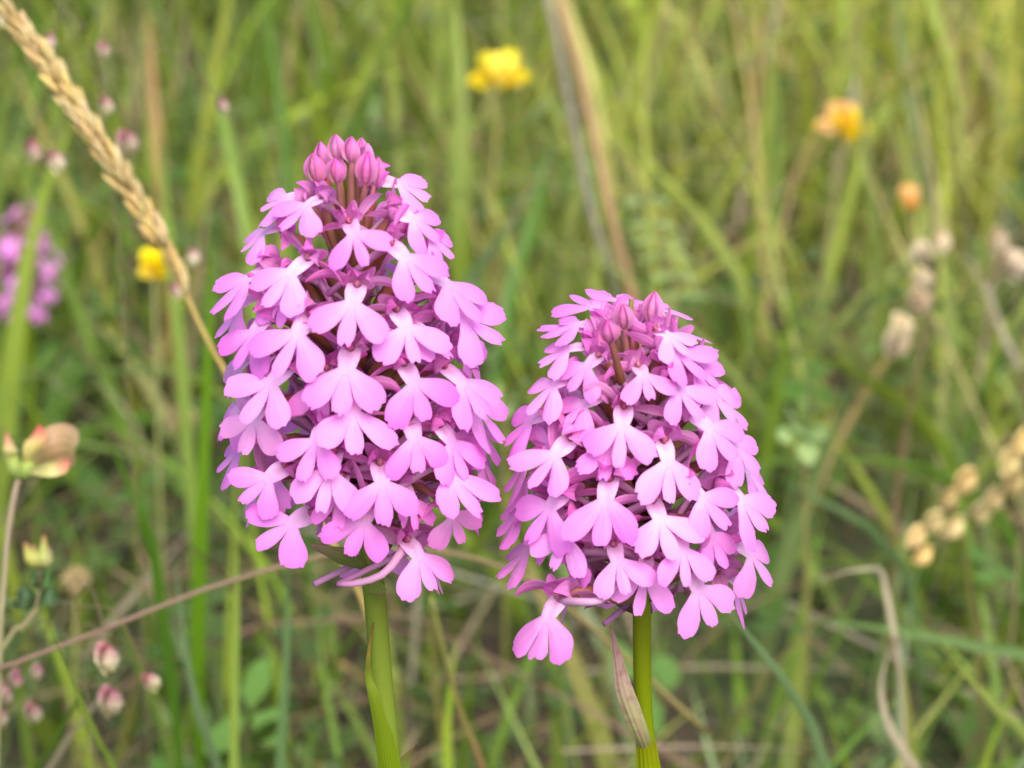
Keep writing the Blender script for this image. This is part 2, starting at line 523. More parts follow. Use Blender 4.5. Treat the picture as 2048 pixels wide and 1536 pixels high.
def pal(n, cols, wts):
    idx = rng.choice(len(cols), n, p=np.array(wts) / sum(wts))
    c = np.array(cols)[idx]
    return np.clip(c * rng.normal(1, 0.22, (n, 1)) * rng.normal(1, 0.06, (n, 3)), 0.005, 0.9)

def sun_glow(x, y):
    """low sunlight on the far right grass, painted as yellower straw blade colours"""
    return np.clip((x + 0.05) * 6.0, 0, 1) * np.clip((y - 0.66) * 3.2, 0, 1)

GREENS = [(0.15, 0.24, 0.02), (0.24, 0.35, 0.03), (0.22, 0.31, 0.14), (0.36, 0.46, 0.05), (0.50, 0.50, 0.14), (0.06, 0.11, 0.015)]
def turf_col(n, x, y):
    b = pal(n, GREENS, [4, 4, 2.0, 3, 1.2, 2])
    k = (sun_glow(x, y) * (rng.random(n) < 0.88))[:, None]  # glow of the low sun, painted into the blade colour
    yl = pal(n, [(0.60, 0.60, 0.11), (0.74, 0.66, 0.30), (0.52, 0.58, 0.09)], [2, 1.6, 1.6])
    b = b * (1 - 0.85 * k) + yl * 0.85 * k
    near_shade = (np.clip((0.85 - y) * 3.0, 0, 1) * (rng.random(n) < 0.7))[:, None]       # shade within the near grass, painted in as darker green blades
    b = b * (1 - near_shade) + pal(n, [(0.10, 0.18, 0.025), (0.15, 0.26, 0.03), (0.18, 0.26, 0.13), (0.28, 0.36, 0.05)], [3, 3, 1.5, 1.2]) * near_shade
    tip = b * np.array([1.15, 1.1, 0.95])
    br = rng.random(n) < 0.16
    tip[br] = pal(int(br.sum()), [(0.34, 0.22, 0.09), (0.28, 0.14, 0.07)], [2, 1])
    return b * np.array([1.0, 1.0, 0.9]), tip

def dry_col(n, x, y):
    b = pal(n, [(0.34, 0.26, 0.15), (0.42, 0.35, 0.24), (0.20, 0.12, 0.06), (0.26, 0.14, 0.09), (0.40, 0.30, 0.10)], [3, 2, 2, 1.2, 1.5])
    return b, b * 1.1

def Xs(a): return lambda n: rng.uniform(-a, a, n)
def Ys(a, b): return lambda n: a + (b - a) * rng.random(n)
def wedge(x, y):                                             # the part of the meadow the lens takes in, with room each side
    return np.abs(x) < 0.24 + 0.32 * y

near_clear = lambda x, y: ~((np.hypot(x, y) < 0.14))
blades("meadow_grass", 16600, Xs(0.86), Ys(0.42, 1.9), lambda n, x, y: np.clip(rng.gamma(6, 0.0155, n), 0.025, 0.17) * np.clip(0.55 + 0.9 * (y - 0.42), 0.55, 1.25),
       lambda n: rng.gamma(1.6, 0.18, n), lambda n: rng.gamma(1.6, 0.24, n), lambda n: rng.gamma(4, 0.00078, n), turf_col, M['grass'],
       "dense green meadow grass filling the ground behind the orchids", "grass", keep=lambda x, y: wedge(x, y))
blades("short_grass", 22000, Xs(1.2), Ys(-0.5, 3.0), lambda n, x, y: rng.uniform(0.02, 0.085, n),
       lambda n: rng.gamma(2, 0.2, n), lambda n: rng.gamma(1.6, 0.25, n), lambda n: rng.gamma(8, 0.00028, n), turf_col, M['grass'],
       "short green turf spreading over the wider meadow ground", "grass", seg=5, keep=lambda x, y: ~(wedge(x, y) & (y > 0.45) & (y < 1.9)) & near_clear(x, y))
blades("dry_grass", 5200, Xs(0.75), Ys(0.35, 1.9), lambda n, x, y: rng.uniform(0.03, 0.11, n),
       lambda n: rng.gamma(3, 0.25, n), lambda n: rng.normal(0.2, 0.3, n), lambda n: rng.gamma(6, 0.00024, n), dry_col, M['dry'],
       "tan and brown dead grass lying as thatch between the green blades", "dry grass", seg=5, keep=wedge, flat=True, zoff=lambda n: rng.gamma(1.3, 0.010, n))
blades("dead_stalks", 1300, lambda n: rng.uniform(-0.8, 0.8, n) * rng.uniform(0.4, 1, n) + 0.06, Ys(0.5, 1.9), lambda n, x, y: rng.uniform(0.05, 0.15, n),
       lambda n: rng.gamma(2, 0.2, n), lambda n: rng.gamma(1.3, 0.2, n), lambda n: rng.gamma(6, 0.0003, n), dry_col, M['dry'],
       "thin upright dead stalks scattered through the green meadow grass", "dry grass", keep=wedge)

def tall_col(n, x, y):
    b = pal(n, [(0.22, 0.34, 0.03), (0.15, 0.26, 0.02), (0.18, 0.28, 0.12), (0.36, 0.40, 0.08), (0.42, 0.34, 0.16), (0.10, 0.20, 0.02)], [3, 3, 1.5, 1.5, 0.9, 2])
    k = (sun_glow(x, y) * (rng.random(n) < 0.6))[:, None]  # same painted sunlight on the taller blades
    b = b * (1 - k) + pal(n, [(0.48, 0.50, 0.07), (0.56, 0.50, 0.16)], [2, 1]) * k
    return b, b * np.array([1.1, 1.05, 0.9])
blades("tall_grass", 420, Xs(0.7), Ys(0.62, 1.8), lambda n, x, y: rng.uniform(0.08, 0.19, n) * np.clip(0.7 + 0.5 * (y - 0.6), 0.7, 1.2),
       lambda n: rng.gamma(2, 0.14, n), lambda n: rng.gamma(1.5, 0.2, n), lambda n: rng.uniform(0.002, 0.0046, n), tall_col, M['grass'],
       "broader taller grass blades rising through the meadow turf", "grass", seg=9, keep=wedge)

# low clover-like leaves, joined: too many and too blurred to count
def leaf_litter(name, n, label):
    pts, fc, tint = [], [], []
    base = 0
    x = rng.uniform(-0.6, 0.6, n); y = rng.uniform(0.42, 1.7, n)
    k = wedge(x, y); x, y = x[k], y[k]
    for xi, yi in zip(x, y):
        h = rng.uniform(0.008, 0.055); r = rng.uniform(0.0025, 0.0055); a0 = rng.uniform(0, 6.3)
        tl = rng.normal(0, 0.45, 2)
        cc = np.array([xi, yi, gnd(xi, yi) + h])
        colr = pal(1, [(0.07, 0.15, 0.02), (0.10, 0.20, 0.035), (0.15, 0.23, 0.07), (0.06, 0.12, 0.03)], [3, 3, 1.5, 1])[0]
        for j in range(3):
            a = a0 + j * 2.094
            d = np.array([math.cos(a), math.sin(a), 0]); s = np.array([-math.sin(a), math.cos(a), 0])
            loc = [d * 0.1 * r, d * r * 0.9 + s * r * 0.62, d * r * 1.7 + s * r * 0.45, d * r * 1.9, d * r * 1.7 - s * r * 0.45, d * r * 0.9 - s * r * 0.62]
            for q in loc:
                q = q.copy(); q[2] = q[0] * tl[0] + q[1] * tl[1] - 0.12 * abs(q @ s)
                pts.append(cc + q); tint.append((*colr, 1))
            fc.append(tuple(range(base, base + 6))); base += 6
    me = mesh(name, pts, fc, smooth=False)
    t = me.attributes.new("tint", 'FLOAT_COLOR', 'POINT')
    t.data.foreach_set("color", np.array(tint, np.float32).ravel())
    o = link(name, me, None, M['grass'])
    tag(o, label, "leaves", kind="stuff")
leaf_litter("low_leaves", 5000, "small rounded clover leaves carpeting the soil beneath the grass")

# ------------------------------------------------------------------ orchid pieces (millimetres)
MM = 0.001

def lip_shape(g, wide=1.0, spread=None, curl=None):
    C = np.array([0.0, -1.3])
    an = R(g.uniform(41, 55)) if spread is None else R(spread)
    lobes = []
    asym = g.normal(0, 0.06, 3)
    def lobe(ang, L, W, bw, lo, hi, notch):
        d = np.array([math.sin(ang), -math.cos(ang)]); p = np.array([math.cos(ang), math.sin(ang)])  # p: counterclockwise side
        pts = []
        jag = g.normal(0, 0.06, 40)
        tt = np.concatenate([np.linspace(0.12, 0.66, 8)[:-1], 0.66 + 0.34 * np.sin(np.linspace(0, math.pi / 2, 8))])
        seq = [(t, -1) for t in tt] + [(t, 1) for t in tt[::-1][1:]]
        for i, (t, sg) in enumerate(seq):
            if t < 0.66:
                q = t / 0.66; q = q * q * (3 - 2 * q); hw = bw * (1 - q) + W / 2 * q
            else:
                hw = W / 2 * max(0, 1 - ((t - 0.66) / 0.34) ** 2.4) ** 0.5
            l = t * L
            if t > 0.85: l += jag[i] * L * 0.45 - notch * math.exp(-(hw / (0.35 * W / 2 + 1e-6)) ** 2)
            q2 = C + d * l + p * hw * sg
            th = math.atan2((q2 - C)[0], -(q2 - C)[1])
            if lo < th < hi and np.linalg.norm(q2 - C) > 0.6: pts.append(q2)
        return pts
    W = 2.45 * wide
    half = an * 0.46
    lp = lobe(-an + asym[0] * 0.6, 5.0 * (1 + asym[0]), W * (1 + asym[1]), 0.5, -2.2, -half, g.uniform(0, 0.12))
    mp = lobe(asym[2] * 0.5, 4.35 * (1 + asym[2]), 1.65 * wide * g.uniform(0.85, 1.25), 0.36, -half, half, g.uniform(0.1, 0.5))
    rp = lobe(an + asym[1] * 0.6, 5.0 * (1 + asym[1]), W * (1 + asym[0]), 0.5, half, 2.2, g.uniform(0, 0.12))
    nk = g.uniform(0.95, 1.15)
    outl = [(-nk * 0.9, 0.35), (-nk, -0.2), (-nk * 0.98, -0.55)] + lp + [C + 0.8 * np.array([-math.sin(half), -math.cos(half)])] + mp + \
           [C + 0.8 * np.array([math.sin(half), -math.cos(half)])] + rp + [(nk * 0.98, -0.55), (nk, -0.2), (nk * 0.9, 0.35), (0, 0.45)]
    co = [Vector((float(p[0]), float(p[1]))) for p in outl]
    nb = len(co)
    inner = []
    st = 0.42
    for iy in range(-18, 3):
        for ix in range(-14, 15):
            q = Vector(((ix + 0.5 * (iy % 2)) * st, iy * st * 0.87))
            if min((q - b).length for b in co) > 0.26: inner.append(q)
    vv, ee, ff, *_ = delaunay_2d_cdt(co + inner, [], [list(range(nb))], 1, 1e-5)
    used = sorted({i for f in ff for i in f}); mp_ = {o: i for i, o in enumerate(used)}
    P = np.array([(vv[i].x, vv[i].y) for i in used])
    F = [tuple(mp_[i] for i in f) for f in ff]
    x, y = P[:, 0], P[:, 1]
    rel = P - C
    r = np.hypot(rel[:, 0], rel[:, 1])
    th = np.arctan2(rel[:, 0], -rel[:, 1])
    cu = g.uniform(0.15, 0.6) if curl is None else curl
    z = 0.15 + g.uniform(0.42, 0.68) * np.clip(-y, -0.5, 9)
    z -= cu * 0.11 * np.clip(r - 0.6, 0, 9) ** 2 * (0.55 + 0.45 * np.abs(np.sin(th)))
    # each lobe arches across its own width, the clefts between them lie deeper
    lob = np.minimum(np.abs(th), np.abs(np.abs(th) - an))
    z -= 0.55 * np.clip(r - 0.8, 0, 3) / 3 * (lob / 0.5) ** 2 * np.where(y > -1.0, 0.3, 1)
    z += 0.25 * np.exp(-((np.abs(x) - 0.55) / 0.28) ** 2) * np.exp(-((y + 0.75) / 0.6) ** 2)    # the two ridges at the mouth
    z -= 0.30 * np.exp(-(x / 0.3) ** 2) * np.exp(-((y + 0.3) / 0.6) ** 2)
    ax_, ay_ = g.normal(0, 0.07, 2)
    z += ax_ * x + 0.10 * np.sin(1.3 * x + g.uniform(0, 6)) * np.sin(1.1 * y + g.uniform(0, 6)) * np.clip(r / 2, 0, 1)
    z += g.normal(0, 0.10) * np.clip(x, 0, 9) ** 2 * 0.35 + g.normal(0, 0.10) * np.clip(-x, 0, 9) ** 2 * 0.35
    verts = np.stack([x, y, z], -1) * MM
    d = np.hypot(x * 0.95, (y + 0.15))
    ob = np.array([(c.x, c.y) for c in co])
    ed = np.sqrt(((P[:, None, :] - ob[None]) ** 2).sum(-1)).min(1)
    ed = np.where(y > -0.8, 1.0, ed)
    pig = np.stack([np.clip(d / 6.4, 0, 1), th * 0.9, ed], -1)
    return verts, F, pig

def petal_piece(p0, p1, p2, side, W, cup, twist=0.0, n=9, nv=5, prof=1.0, g=None):
    path = [(1 - t) ** 2 * V(*p0) + 2 * t * (1 - t) * V(*p1) + t * t * V(*p2) for t in np.linspace(0, 1, n)]
    t = np.linspace(0, 1, n)
    wd = W / 2 * np.clip(np.sin(np.pi * (0.12 + 0.88 * t) ** 0.95) ** 0.8, 0.04, 1) * prof
    vs, fs, pg = ribbon(np.array(path), side, wd, cup, twist, nv)
    return np.array(vs) * MM, fs, pg

class Orchid:
    def __init__(self, name, label, group, Y, axis_px, prof_px, seed, simple=False, slim=0.96):
        self.g = np.random.default_rng(seed)
        self.Y = Y
        self.axis = [np.array(at_plane(x, y, Y)) for x, y in axis_px]       # top to bottom
        b = self.axis[-1]
        d = nrm(self.axis[-1] - self.axis[-2])
        foot = np.array([b[0] + 0.35 * d[0] * (b[2]), Y, gnd(b[0], Y) - 0.004])
        self.foot = foot
        full = np.array([foot + (b - foot) * np.array([0.35 * s, 1, s]) if False else foot * (1 - s) + b * s for s in np.linspace(0, 0.9, 5)])
        self.line = np.vstack([full, np.array(self.axis[::-1])])
        self.root = thing(name, label, "orchid", foot, group)
        zs, rs = [], []
        for y, r in prof_px:
            p = at_plane(self.axis_px_x(axis_px, y), y, Y)
            dep = (p - CAM).dot(FW)
            zs.append(p.z); rs.append(r * K * dep * slim)
        o = np.argsort(zs)
        self.pz, self.pr = np.array(zs)[o], np.array(rs)[o]
        self.ztop, self.zbot = self.pz[-1], self.pz[0]
        self.placed = []
        self.simple = simple

    @staticmethod
    def axis_px_x(ax, y):
        ys = [a[1] for a in ax]; xs = [a[0] for a in ax]
        return float(np.interp(y, ys, xs))

    def ax(self, z):
        zz = self.line[:, 2]
        return np.array([np.interp(z, zz, self.line[:, 0]), np.interp(z, zz, self.line[:, 1]), z])

    def rad(self, z):
        return float(np.interp(z, self.pz, self.pr))

    def hit(self, x, y, face=1):
        """where the pixel's sight line meets the spike's rounded surface"""
        r = np.array(ray(x, y)); c = np.array(CAM)
        t = (self.Y - c[1]) / r[1]
        for _ in range(12):
            p = c + r * t
            a = self.ax(p[2]); q = self.rad(p[2])
            dx = p[0] - a[0]
            dy = math.sqrt(max(q * q - dx * dx, 0))
            t = 0.5 * t + 0.5 * (self.Y - face * dy - c[1]) / r[1]
        p = c + r * t
        a = self.ax(p[2]); q = self.rad(p[2])
        p[0] = a[0] + np.clip(p[0] - a[0], -q, q)
        return p

    def add(self, o_name, data, parent, mat, mw_inv=None, world=False):
        vs, fs, pg = data
        vs = np.asarray(vs, float)
        if world:
            Mi = np.array(mw_inv)
            vs = vs @ Mi[:3, :3].T + Mi[:3, 3]
        return link(o_name, mesh(o_name, vs, fs, pg), parent, mat)

    def flower(self, pos, az, tilt, roll, scale, lip=True, g=None, wide=1.0, spread=None, curl=None, green=False, sep_up=None, drop=None, opath=None, spath=None):
        g = g or self.g
        pos = np.asarray(pos, float)
        n = V(math.sin(az) * math.cos(tilt), -math.cos(az) * math.cos(tilt), math.sin(tilt))
        up = nrm(V(0, 0, 1) - n * n[2])
        xr = nrm(np.cross(up, n))
        cr, sr = math.cos(roll), math.sin(roll)
        u2 = up * cr - xr * sr
        x2 = xr * cr + up * sr
        m = Matrix(((x2[0], u2[0], n[0], pos[0]), (x2[1], u2[1], n[1], pos[1]), (x2[2], u2[2], n[2], pos[2]), (0, 0, 0, 1))) @ Matrix.Scale(scale * 1.03, 4)
        root_inv = Matrix.Translation(-Vector(self.foot))
        # ovary from the stem to the back of the flower
        z = pos[2]
        rel = (z - self.zbot) / (self.ztop - self.zbot)
        h = (0.0015 + 0.010 * rel) if drop is None else drop
        a0 = self.ax(z - h)
        back = pos - n * 1.7 * MM * scale
        outd = nrm(V(pos[0] - a0[0], pos[1] - a0[1], 0))
        a0 = a0 + outd * 0.0006
        mid = a0 * 0.45 + back * 0.55 + V(0, 0, 0.0022 - 0.001 * rel) + g.normal(0, 0.0005, 3)
        path = catmull([a0, mid, back], 9)
        if opath is not None: path = catmull(list(opath) + [back], 9)
        tt = np.linspace(0, 1, 9)
        rad = (0.50 + 0.42 * np.sin(np.pi * np.clip(tt * 1.1, 0, 1))) * 0.82 * MM * scale
        body = tube(path, rad, 9, twist=3.0, ridge=0.16, nr=3)
        me = mesh("flower", (np.array(body[0]) @ np.array(m.inverted())[:3, :3].T + np.array(m.inverted())[:3, 3]), body[1], body[2])
        fl = link("flower", me, self.root, M['ovary'])
        fl.matrix_local = root_inv @ m
        mi = m.inverted()
        # sepals and hood
        hs = g.uniform(0.9, 1.1)
        fwd = g.uniform(0.7, 1.6)
        hup = g.uniform(0.5, 1.5)
        self.add("hood", petal_piece((0, 0.2, -1.7), (0, 2.3 * hs, -1.5), (0, hup + 0.6, fwd), (1, 0, 0), 2.9 * hs, 0.55, n=9, nv=7), fl, M['hood'])
        if not self.simple:
            for s in (-1, 1):
                self.add("petal", petal_piece((0.5 * s, 0.1, -1.5), (1.55 * s, 1.7, -0.9), (0.75 * s + g.normal(0, 0.15), 1.2 * hs, fwd * 0.8), (0.35, s * -0.9, 0.1), 1.9, 0.35 * s, n=7), fl, M['hood'])
        for s in (-1, 1):
            el = R(g.uniform(-5, 55)) if sep_up is None else R(sep_up + g.normal(0, 8))
            L = g.uniform(4.3, 5.5)
            e = (s * (0.5 + L * math.cos(el)), L * math.sin(el) - g.uniform(0, 1.2), g.uniform(-2.4, -0.2))
            c = (s * (0.5 + L * 0.55), L * 0.55 * math.sin(el) + 1.3, -1.0)
            self.add("sepal", petal_piece((0.45 * s, 0.1, -1.6), c, e, (0.0, 0.55, 0.85), g.uniform(1.7, 2.3), 0.30 * g.choice([-1, 1]), s * g.normal(0.0, 0.5), n=10), fl, M['sepal'])
        if lip:
            self.add("lip", lip_shape(g, wide, spread, curl), fl, M['lip'])
        if not self.simple:
            cv = merge([ellipsoid((0, 0.1 * MM, -1.2 * MM), (0, 0.6, 1), 1.25 * MM, 0.95 * MM, 8, 5),
                        ellipsoid((-0.3 * MM, 0.45 * MM, -0.45 * MM), (0.1, 0.2, 1), 0.5 * MM, 0.3 * MM, 6, 4), ellipsoid((0.3 * MM, 0.45 * MM, -0.45 * MM), (-0.1, 0.2, 1), 0.5 * MM, 0.3 * MM, 6, 4)])
            self.add("column", cv, fl, M['column'])
            # spur: a thin tube hanging back from the mouth of the lip
            inward = nrm(self.ax(z) - pos); inward[2] = 0
            sidev = V(-outd[1], outd[0], 0) * g.normal(0, 0.45)
            sp0 = pos - n * 0.9 * MM * scale - u2 * 0.1 * MM
            sp1 = pos - n * 4.0 * MM - u2 * 1.6 * MM + sidev * 2 * MM
            dirn = nrm(inward * g.uniform(0.35, 0.8) + sidev + V(0, 0, -0.55 * min(1, 0.1 + 3 * max(rel, 0))))
            sp2 = sp1 + dirn * g.uniform(5.5, 8.0) * MM
            sp = catmull([sp0, sp1 + V(0, 0, 0.0005), sp2], 9)
            if spath is not None: sp = catmull([sp0] + list(spath), 9)
            self.add("spur", tube(sp, np.linspace(0.55, 0.36, 9) * MM, 6), fl, M['spur'], mi, True)
            # bract beneath the ovary
            bl = g.uniform(0.55, 0.8)
            bp = catmull([a0 - V(0, 0, 0.0008), a0 * 0.6 + back * 0.4 - V(0, 0, 0.0012), a0 * (1 - bl) + back * bl - V(0, 0, 0.0006) + g.normal(0, 0.0006, 3)], 8)
            bw = np.sin(np.pi * (0.2 + 0.8 * np.linspace(0, 1, 8)) ** 1.0) * 1.15 * MM + 0.05 * MM
            bd = ribbon(bp, V(-outd[1], outd[0], 0), bw, 0.5, 0.0, 5)
            self.add("bract", bd, fl, M['green_bract'] if green else M['bract'], mi, True)
        self.placed.append(pos)
        return fl

    def front(self, x, y, roll=0, scale=1.0, yaw=0, tilt=None, rear=False, **kw):
        p = self.hit(x, y, -1 if rear else 1)
        a = self.ax(p[2])
        q = self.rad(p[2])
        sx = np.clip((p[0] - a[0]) / q, -1, 1)
        az = math.asin(sx) * 0.88
        if rear: az = math.pi - az
        rel = (p[2] - self.zbot) / (self.ztop - self.zbot)
        if tilt is None:
            tilt = np.interp(rel, [0, 0.2, 0.6, 0.8, 1.0], [-4, 4, 10, 18, 42])
        g = self.g
        self.flower(p, az + R(yaw + g.normal(0, 6)), R(tilt + g.normal(0, 6)), R(roll + g.normal(0, 5)), scale * g.uniform(0.96, 1.05), **kw)

    def bud(self, x, y, length, width, tip=None, front=0.5, foot=0.009):
        r = self.g
        c = np.array(at_plane(x, y, self.Y - 0.0))
        a = self.ax(c[2])
        q = max(self.rad(min(c[2], self.ztop)), 0.003)
        dy = -math.sqrt(max(q * q - (c[0] - a[0]) ** 2, 0)) * front * 2
        c = np.array(at_plane(x, y, self.Y + dy))
        b0 = self.ax(c[2] - foot - 0.004)
        d = nrm(nrm(c - b0) + V(0, 0, 0.6)) if tip is None else nrm(np.asarray(tip, float))
        start = c - d * length / 2 * MM
        path = catmull([b0, b0 * 0.5 + start * 0.5 + V(0, 0, -0.0005), start + d * 0.0006], 8)
        t = np.linspace(0, 1, 8)
        body = tube(path - self.foot, (0.45 + 0.4 * np.sin(np.pi * t)) * MM * 0.55, 8, 2.0, 0.15)
        fl = link("bud", mesh("bud", *body), self.root, M['ovary'])
        pg = []
        parts = []
        # three overlapping sepals round a closed core
        core = ellipsoid(start - self.foot, d, length * MM, width * MM * 0.86, 10, 9, 0.35)
        parts.append(core)
        o = link("closed_petals", mesh("closed_petals", *merge(parts)), fl, M['bud'])
        ref = nrm(np.cross(d, V(0.2, 1, 0.1)))
        for k in range(3):
            an = 2.094 * k + r.uniform(0, 1)
            s = ref * math.cos(an) + np.cross(d, ref) * math.sin(an)
            w = width / 2
            sp = [start - self.foot + d * length * MM * tt_ + s * w * MM * (math.sin(math.pi * (0.05 + 0.9 * tt_)) ** 0.8) * 1.02 for tt_ in np.linspace(0, 1.05, 9)]
            wd = np.sin(np.pi * (0.08 + 0.9 * np.linspace(0, 1, 9))) * w * 0.9 * MM
            rb = ribbon(np.array(sp), np.cross(d, s), wd, -0.45, 0, 7)
            # fold the rim round the core
            link("sepal", mesh("sepal", *rb), fl, M['bud'])
        self.placed.append(c)

    def fill(self, count, dmin, back_only=True, scale=1.0):
        g = self.g
        i = 0
        for k in range(count):
            t = (k + 0.5) / count
            z = self.zbot + (self.ztop - self.zbot) * 0.90 * t ** 0.95
            az = k * 2.39996 + 0.7
            if back_only and math.cos(az) > 0.05: continue
            q = self.rad(z)
            a = self.ax(z)
            p = a + V(math.sin(az) * q, -math.cos(az) * q, 0)
            if self.placed and min(np.linalg.norm(p - o) for o in self.placed) < dmin: continue
            rel = t
            tilt = np.interp(rel, [0, 0.2, 0.6, 0.85, 1.0], [-4, 4, 10, 22, 45])
            self.flower(p, az + g.normal(0, 0.15), R(tilt), g.normal(0, 0.25), scale * np.interp(rel, [0, 0.7, 1], [1, 0.95, 0.72]) * g.uniform(0.93, 1.05))

    def inner(self, count, dmin, depth=0.80):
        g = self.g
        for k in range(count):
            t = (k + 0.5) / count
            z = self.zbot + (self.ztop - self.zbot) * (0.26 + 0.52 * t)
            az = k * 2.39996 + 2.1
            if math.cos(az) < -0.1: continue
            q = self.rad(z); a = self.ax(z)
            o = a + V(math.sin(az) * q, -math.cos(az) * q, 0)
            if min(np.linalg.norm(o - w) for w in self.placed) < dmin: continue
            p = a + V(math.sin(az) * q, -math.cos(az) * q, 0) * depth
            keep = list(self.placed)
            self.flower(p, az + g.normal(0, 0.2), R(np.interp(t, [0, 0.6, 1], [0, 8, 18]) + g.normal(0, 6)), g.normal(0, 0.35), g.uniform(0.82, 0.95))
            self.placed = keep + [o]

    def stem(self, rpx_top, rpx_bot, mat):
        dep = 0.32
        zz = np.linspace(0, 1, 60)
        P = catmull(self.line, 60)
        infl = (P[:, 2] - self.zbot) / (self.ztop - self.zbot)
        rad = np.where(infl < 0, rpx_bot, np.interp(infl, [0, 0.3, 0.9, 1], [rpx_bot * 0.98, rpx_top * 1.1, rpx_top * 0.6, rpx_top * 0.3])) * K * dep
        rad = rad * (1 + np.clip((0.12 - P[:, 2]) * 3, 0, 0.4))
        vs, fs, pg = tube(P - self.foot, rad, 16, 0.2, 0.02, 6)
        link("stem", mesh("stem", vs, fs, pg), self.root, mat)

    def leaf(self, pts, side, wd, mat, cup=0.4, twist=0, name="leaf", label=None, nv=7, n=22):
        P = catmull(pts, n) - self.foot
        w = np.interp(np.linspace(0, 1, n), np.linspace(0, 1, len(wd)), wd)
        vs, fs, pg = ribbon(P, side, w, cup, twist, nv)
        o = link(name, mesh(name, vs, fs, pg), self.root, mat)
        if label: o["label"] = label
        return o

    def basal(self, k):
        g = self.g
        for i in range(k):
            a = i * 2.2 + g.uniform(0, 1)
            d = V(math.cos(a), math.sin(a), 0)
            f = self.foot
            L = g.uniform(0.05, 0.08)
            pts = [f + V(0, 0, 0.006), f + d * L * 0.4 + V(0, 0, 0.02 + 0.02 * (i % 2)), f + d * L + V(0, 0, 0.018)]
            self.leaf(pts, V(-d[1], d[0], 0), [0.003, 0.006, 0.0055, 0.0005], M['basal_leaf'], 0.4)

# ------------------------------------------------------------------ left orchid
YL = at(735, 1150, 0.3205).y
L = Orchid("pyramidal_orchid", "tall pink pyramidal orchid whose green stem has a brown-tipped green leaf sheath", "pink pyramidal orchids in the meadow",
           YL, [(692, 285), (700, 520), (716, 800), (738, 1090), (750, 1200), (763, 1360), (780, 1536)],
           [(290, 35), (340, 62), (380, 100), (420, 132), (470, 165), (540, 196), (640, 218), (740, 230), (840, 234), (900, 228), (970, 208), (1030, 172), (1080, 130), (1130, 85)], 11)
L.stem(13, 23, M['stem'])
for b in [(673, 297, 3.0, 1.35, 0.25), (703, 300, 2.9, 1.4, 0.4), (645, 310, 2.8, 1.2, -0.2), (631, 338, 3.3, 1.65, 0.7), (672, 341, 2.9, 1.5, 1.0), (733, 338, 4.0, 1.55, 0.8), (722, 300, 2.6, 0.9, -0.4), (752, 345, 3.4, 1.2, 0.3)]:
    L.bud(b[0], b[1], b[2], b[3], front=b[4])
F = L.front
F(633, 397, -8, 0.74, tilt=30, yaw=-8, sep_up=20)
F(566, 390, -15, 0.84, tilt=32, yaw=-10, sep_up=58)
F(784, 358, 20, 0.9, tilt=40, yaw=10, sep_up=60)
F(700, 447, 22, 0.86, tilt=16, sep_up=25)
F(790, 492, 6, 0.92, tilt=14)
F(545, 452, -10, 0.86, tilt=18)
F(838, 452, 18, 0.95, tilt=22)
F(803, 425, 18, 0.85, tilt=26)
F(606, 522, -22, 0.98)
F(712, 577, 0, 1.04, wide=1.0, spread=51, curl=0.3, sep_up=5)
F(520, 540, -12, 0.98)
F(500, 590, -12, 0.98)
F(868, 546, 12, 1.02)
F(614, 638, -20, 1.05)
F(800, 627, 6, 1.0)
F(897, 622, 18, 1.06)
F(525, 640, -15, 1.02)
F(699, 705, 0, 1.05, spread=45)
F(566, 740, -22, 1.02)
F(815, 736, 4, 1.02)
F(899, 738, 12, 1.06)
F(490, 715, -12, 1.0)
F(940, 680, 15, 1.0)
F(702, 795, -6, 1.04, spread=47)
F(523, 812, -18, 0.98)
F(823, 846, 6, 1.04)
F(889, 858, 12, 0.96)
F(930, 790, 14, 1.0)
F(644, 858, -4, 0.98)
F(960, 840, 15, 1.0)
F(666, 910, -16, 1.0)
F(762, 935, 2, 1.06, yaw=-4)
F(882, 926, 0, 1.04)
F(560, 938, -30, 0.96, yaw=-10)
F(612, 1030, -42, 1.0, tilt=12)
F(737, 1015, -28, 0.96, tilt=2, green=True)
F(822, 1086, 4, 0.98, tilt=24, yaw=10, green=True, sep_up=45, spath=[np.array(at_plane(770, 1145, YL - 0.010)), np.array(at_plane(715, 1166, YL - 0.010)), np.array(at_plane(676, 1168, YL - 0.009))])
F(948, 895, 14, 0.98)
F(930, 965, 20, 0.9)
F(893, 1010, 24, 0.82, tilt=-8)
F(488, 800, -12, 0.95)
F(500, 880, -14, 0.95)
F(512, 960, -18, 0.9)
L.fill(95, 0.0062)
L.inner(260, 0.0040)
# the brown-tipped sheath leaf on the stem
fr = lambda x, y, dy=-0.0016: np.array(at_plane(x, y, YL + dy))
L.leaf([fr(792, 1640), fr(779, 1536), fr(763, 1450), fr(748, 1390), fr(738, 1350, -0.001), fr(737, 1320), fr(741, 1285), fr(747, 1245)], V(1, 0, 0.1),
       [0.0015, 0.0013, 0.0009, 0.0006, 0.0003, 0.0002, 0.0001], M['sheath'], 0.45, 0.2, "leaf_sheath", "green clasping sheath with a thin brown tip")
L.leaf([fr(786, 1640, 0.001), fr(806, 1536, 0.001), fr(832, 1490, -0.001)], V(1, 0, 0.1), [0.0016, 0.0008, 0.0001], M['sheath'], 0.4, 0.1, "leaf_sheath")
L.leaf([fr(745, 1150, -0.001), fr(755, 1185, -0.003), fr(760, 1195, -0.004)], V(1, 0, 0), [0.0003, 0.0011, 0.0002], M['green_bract'], 0.4, 0, "bract")
L.leaf([fr(738, 1135, -0.001), fr(690, 1115, -0.004), fr(622, 1092, -0.006)], V(0.2, 0, 1), [0.0005, 0.0011, 0.0002], M['green_bract'], 0.4, 0, "bract")
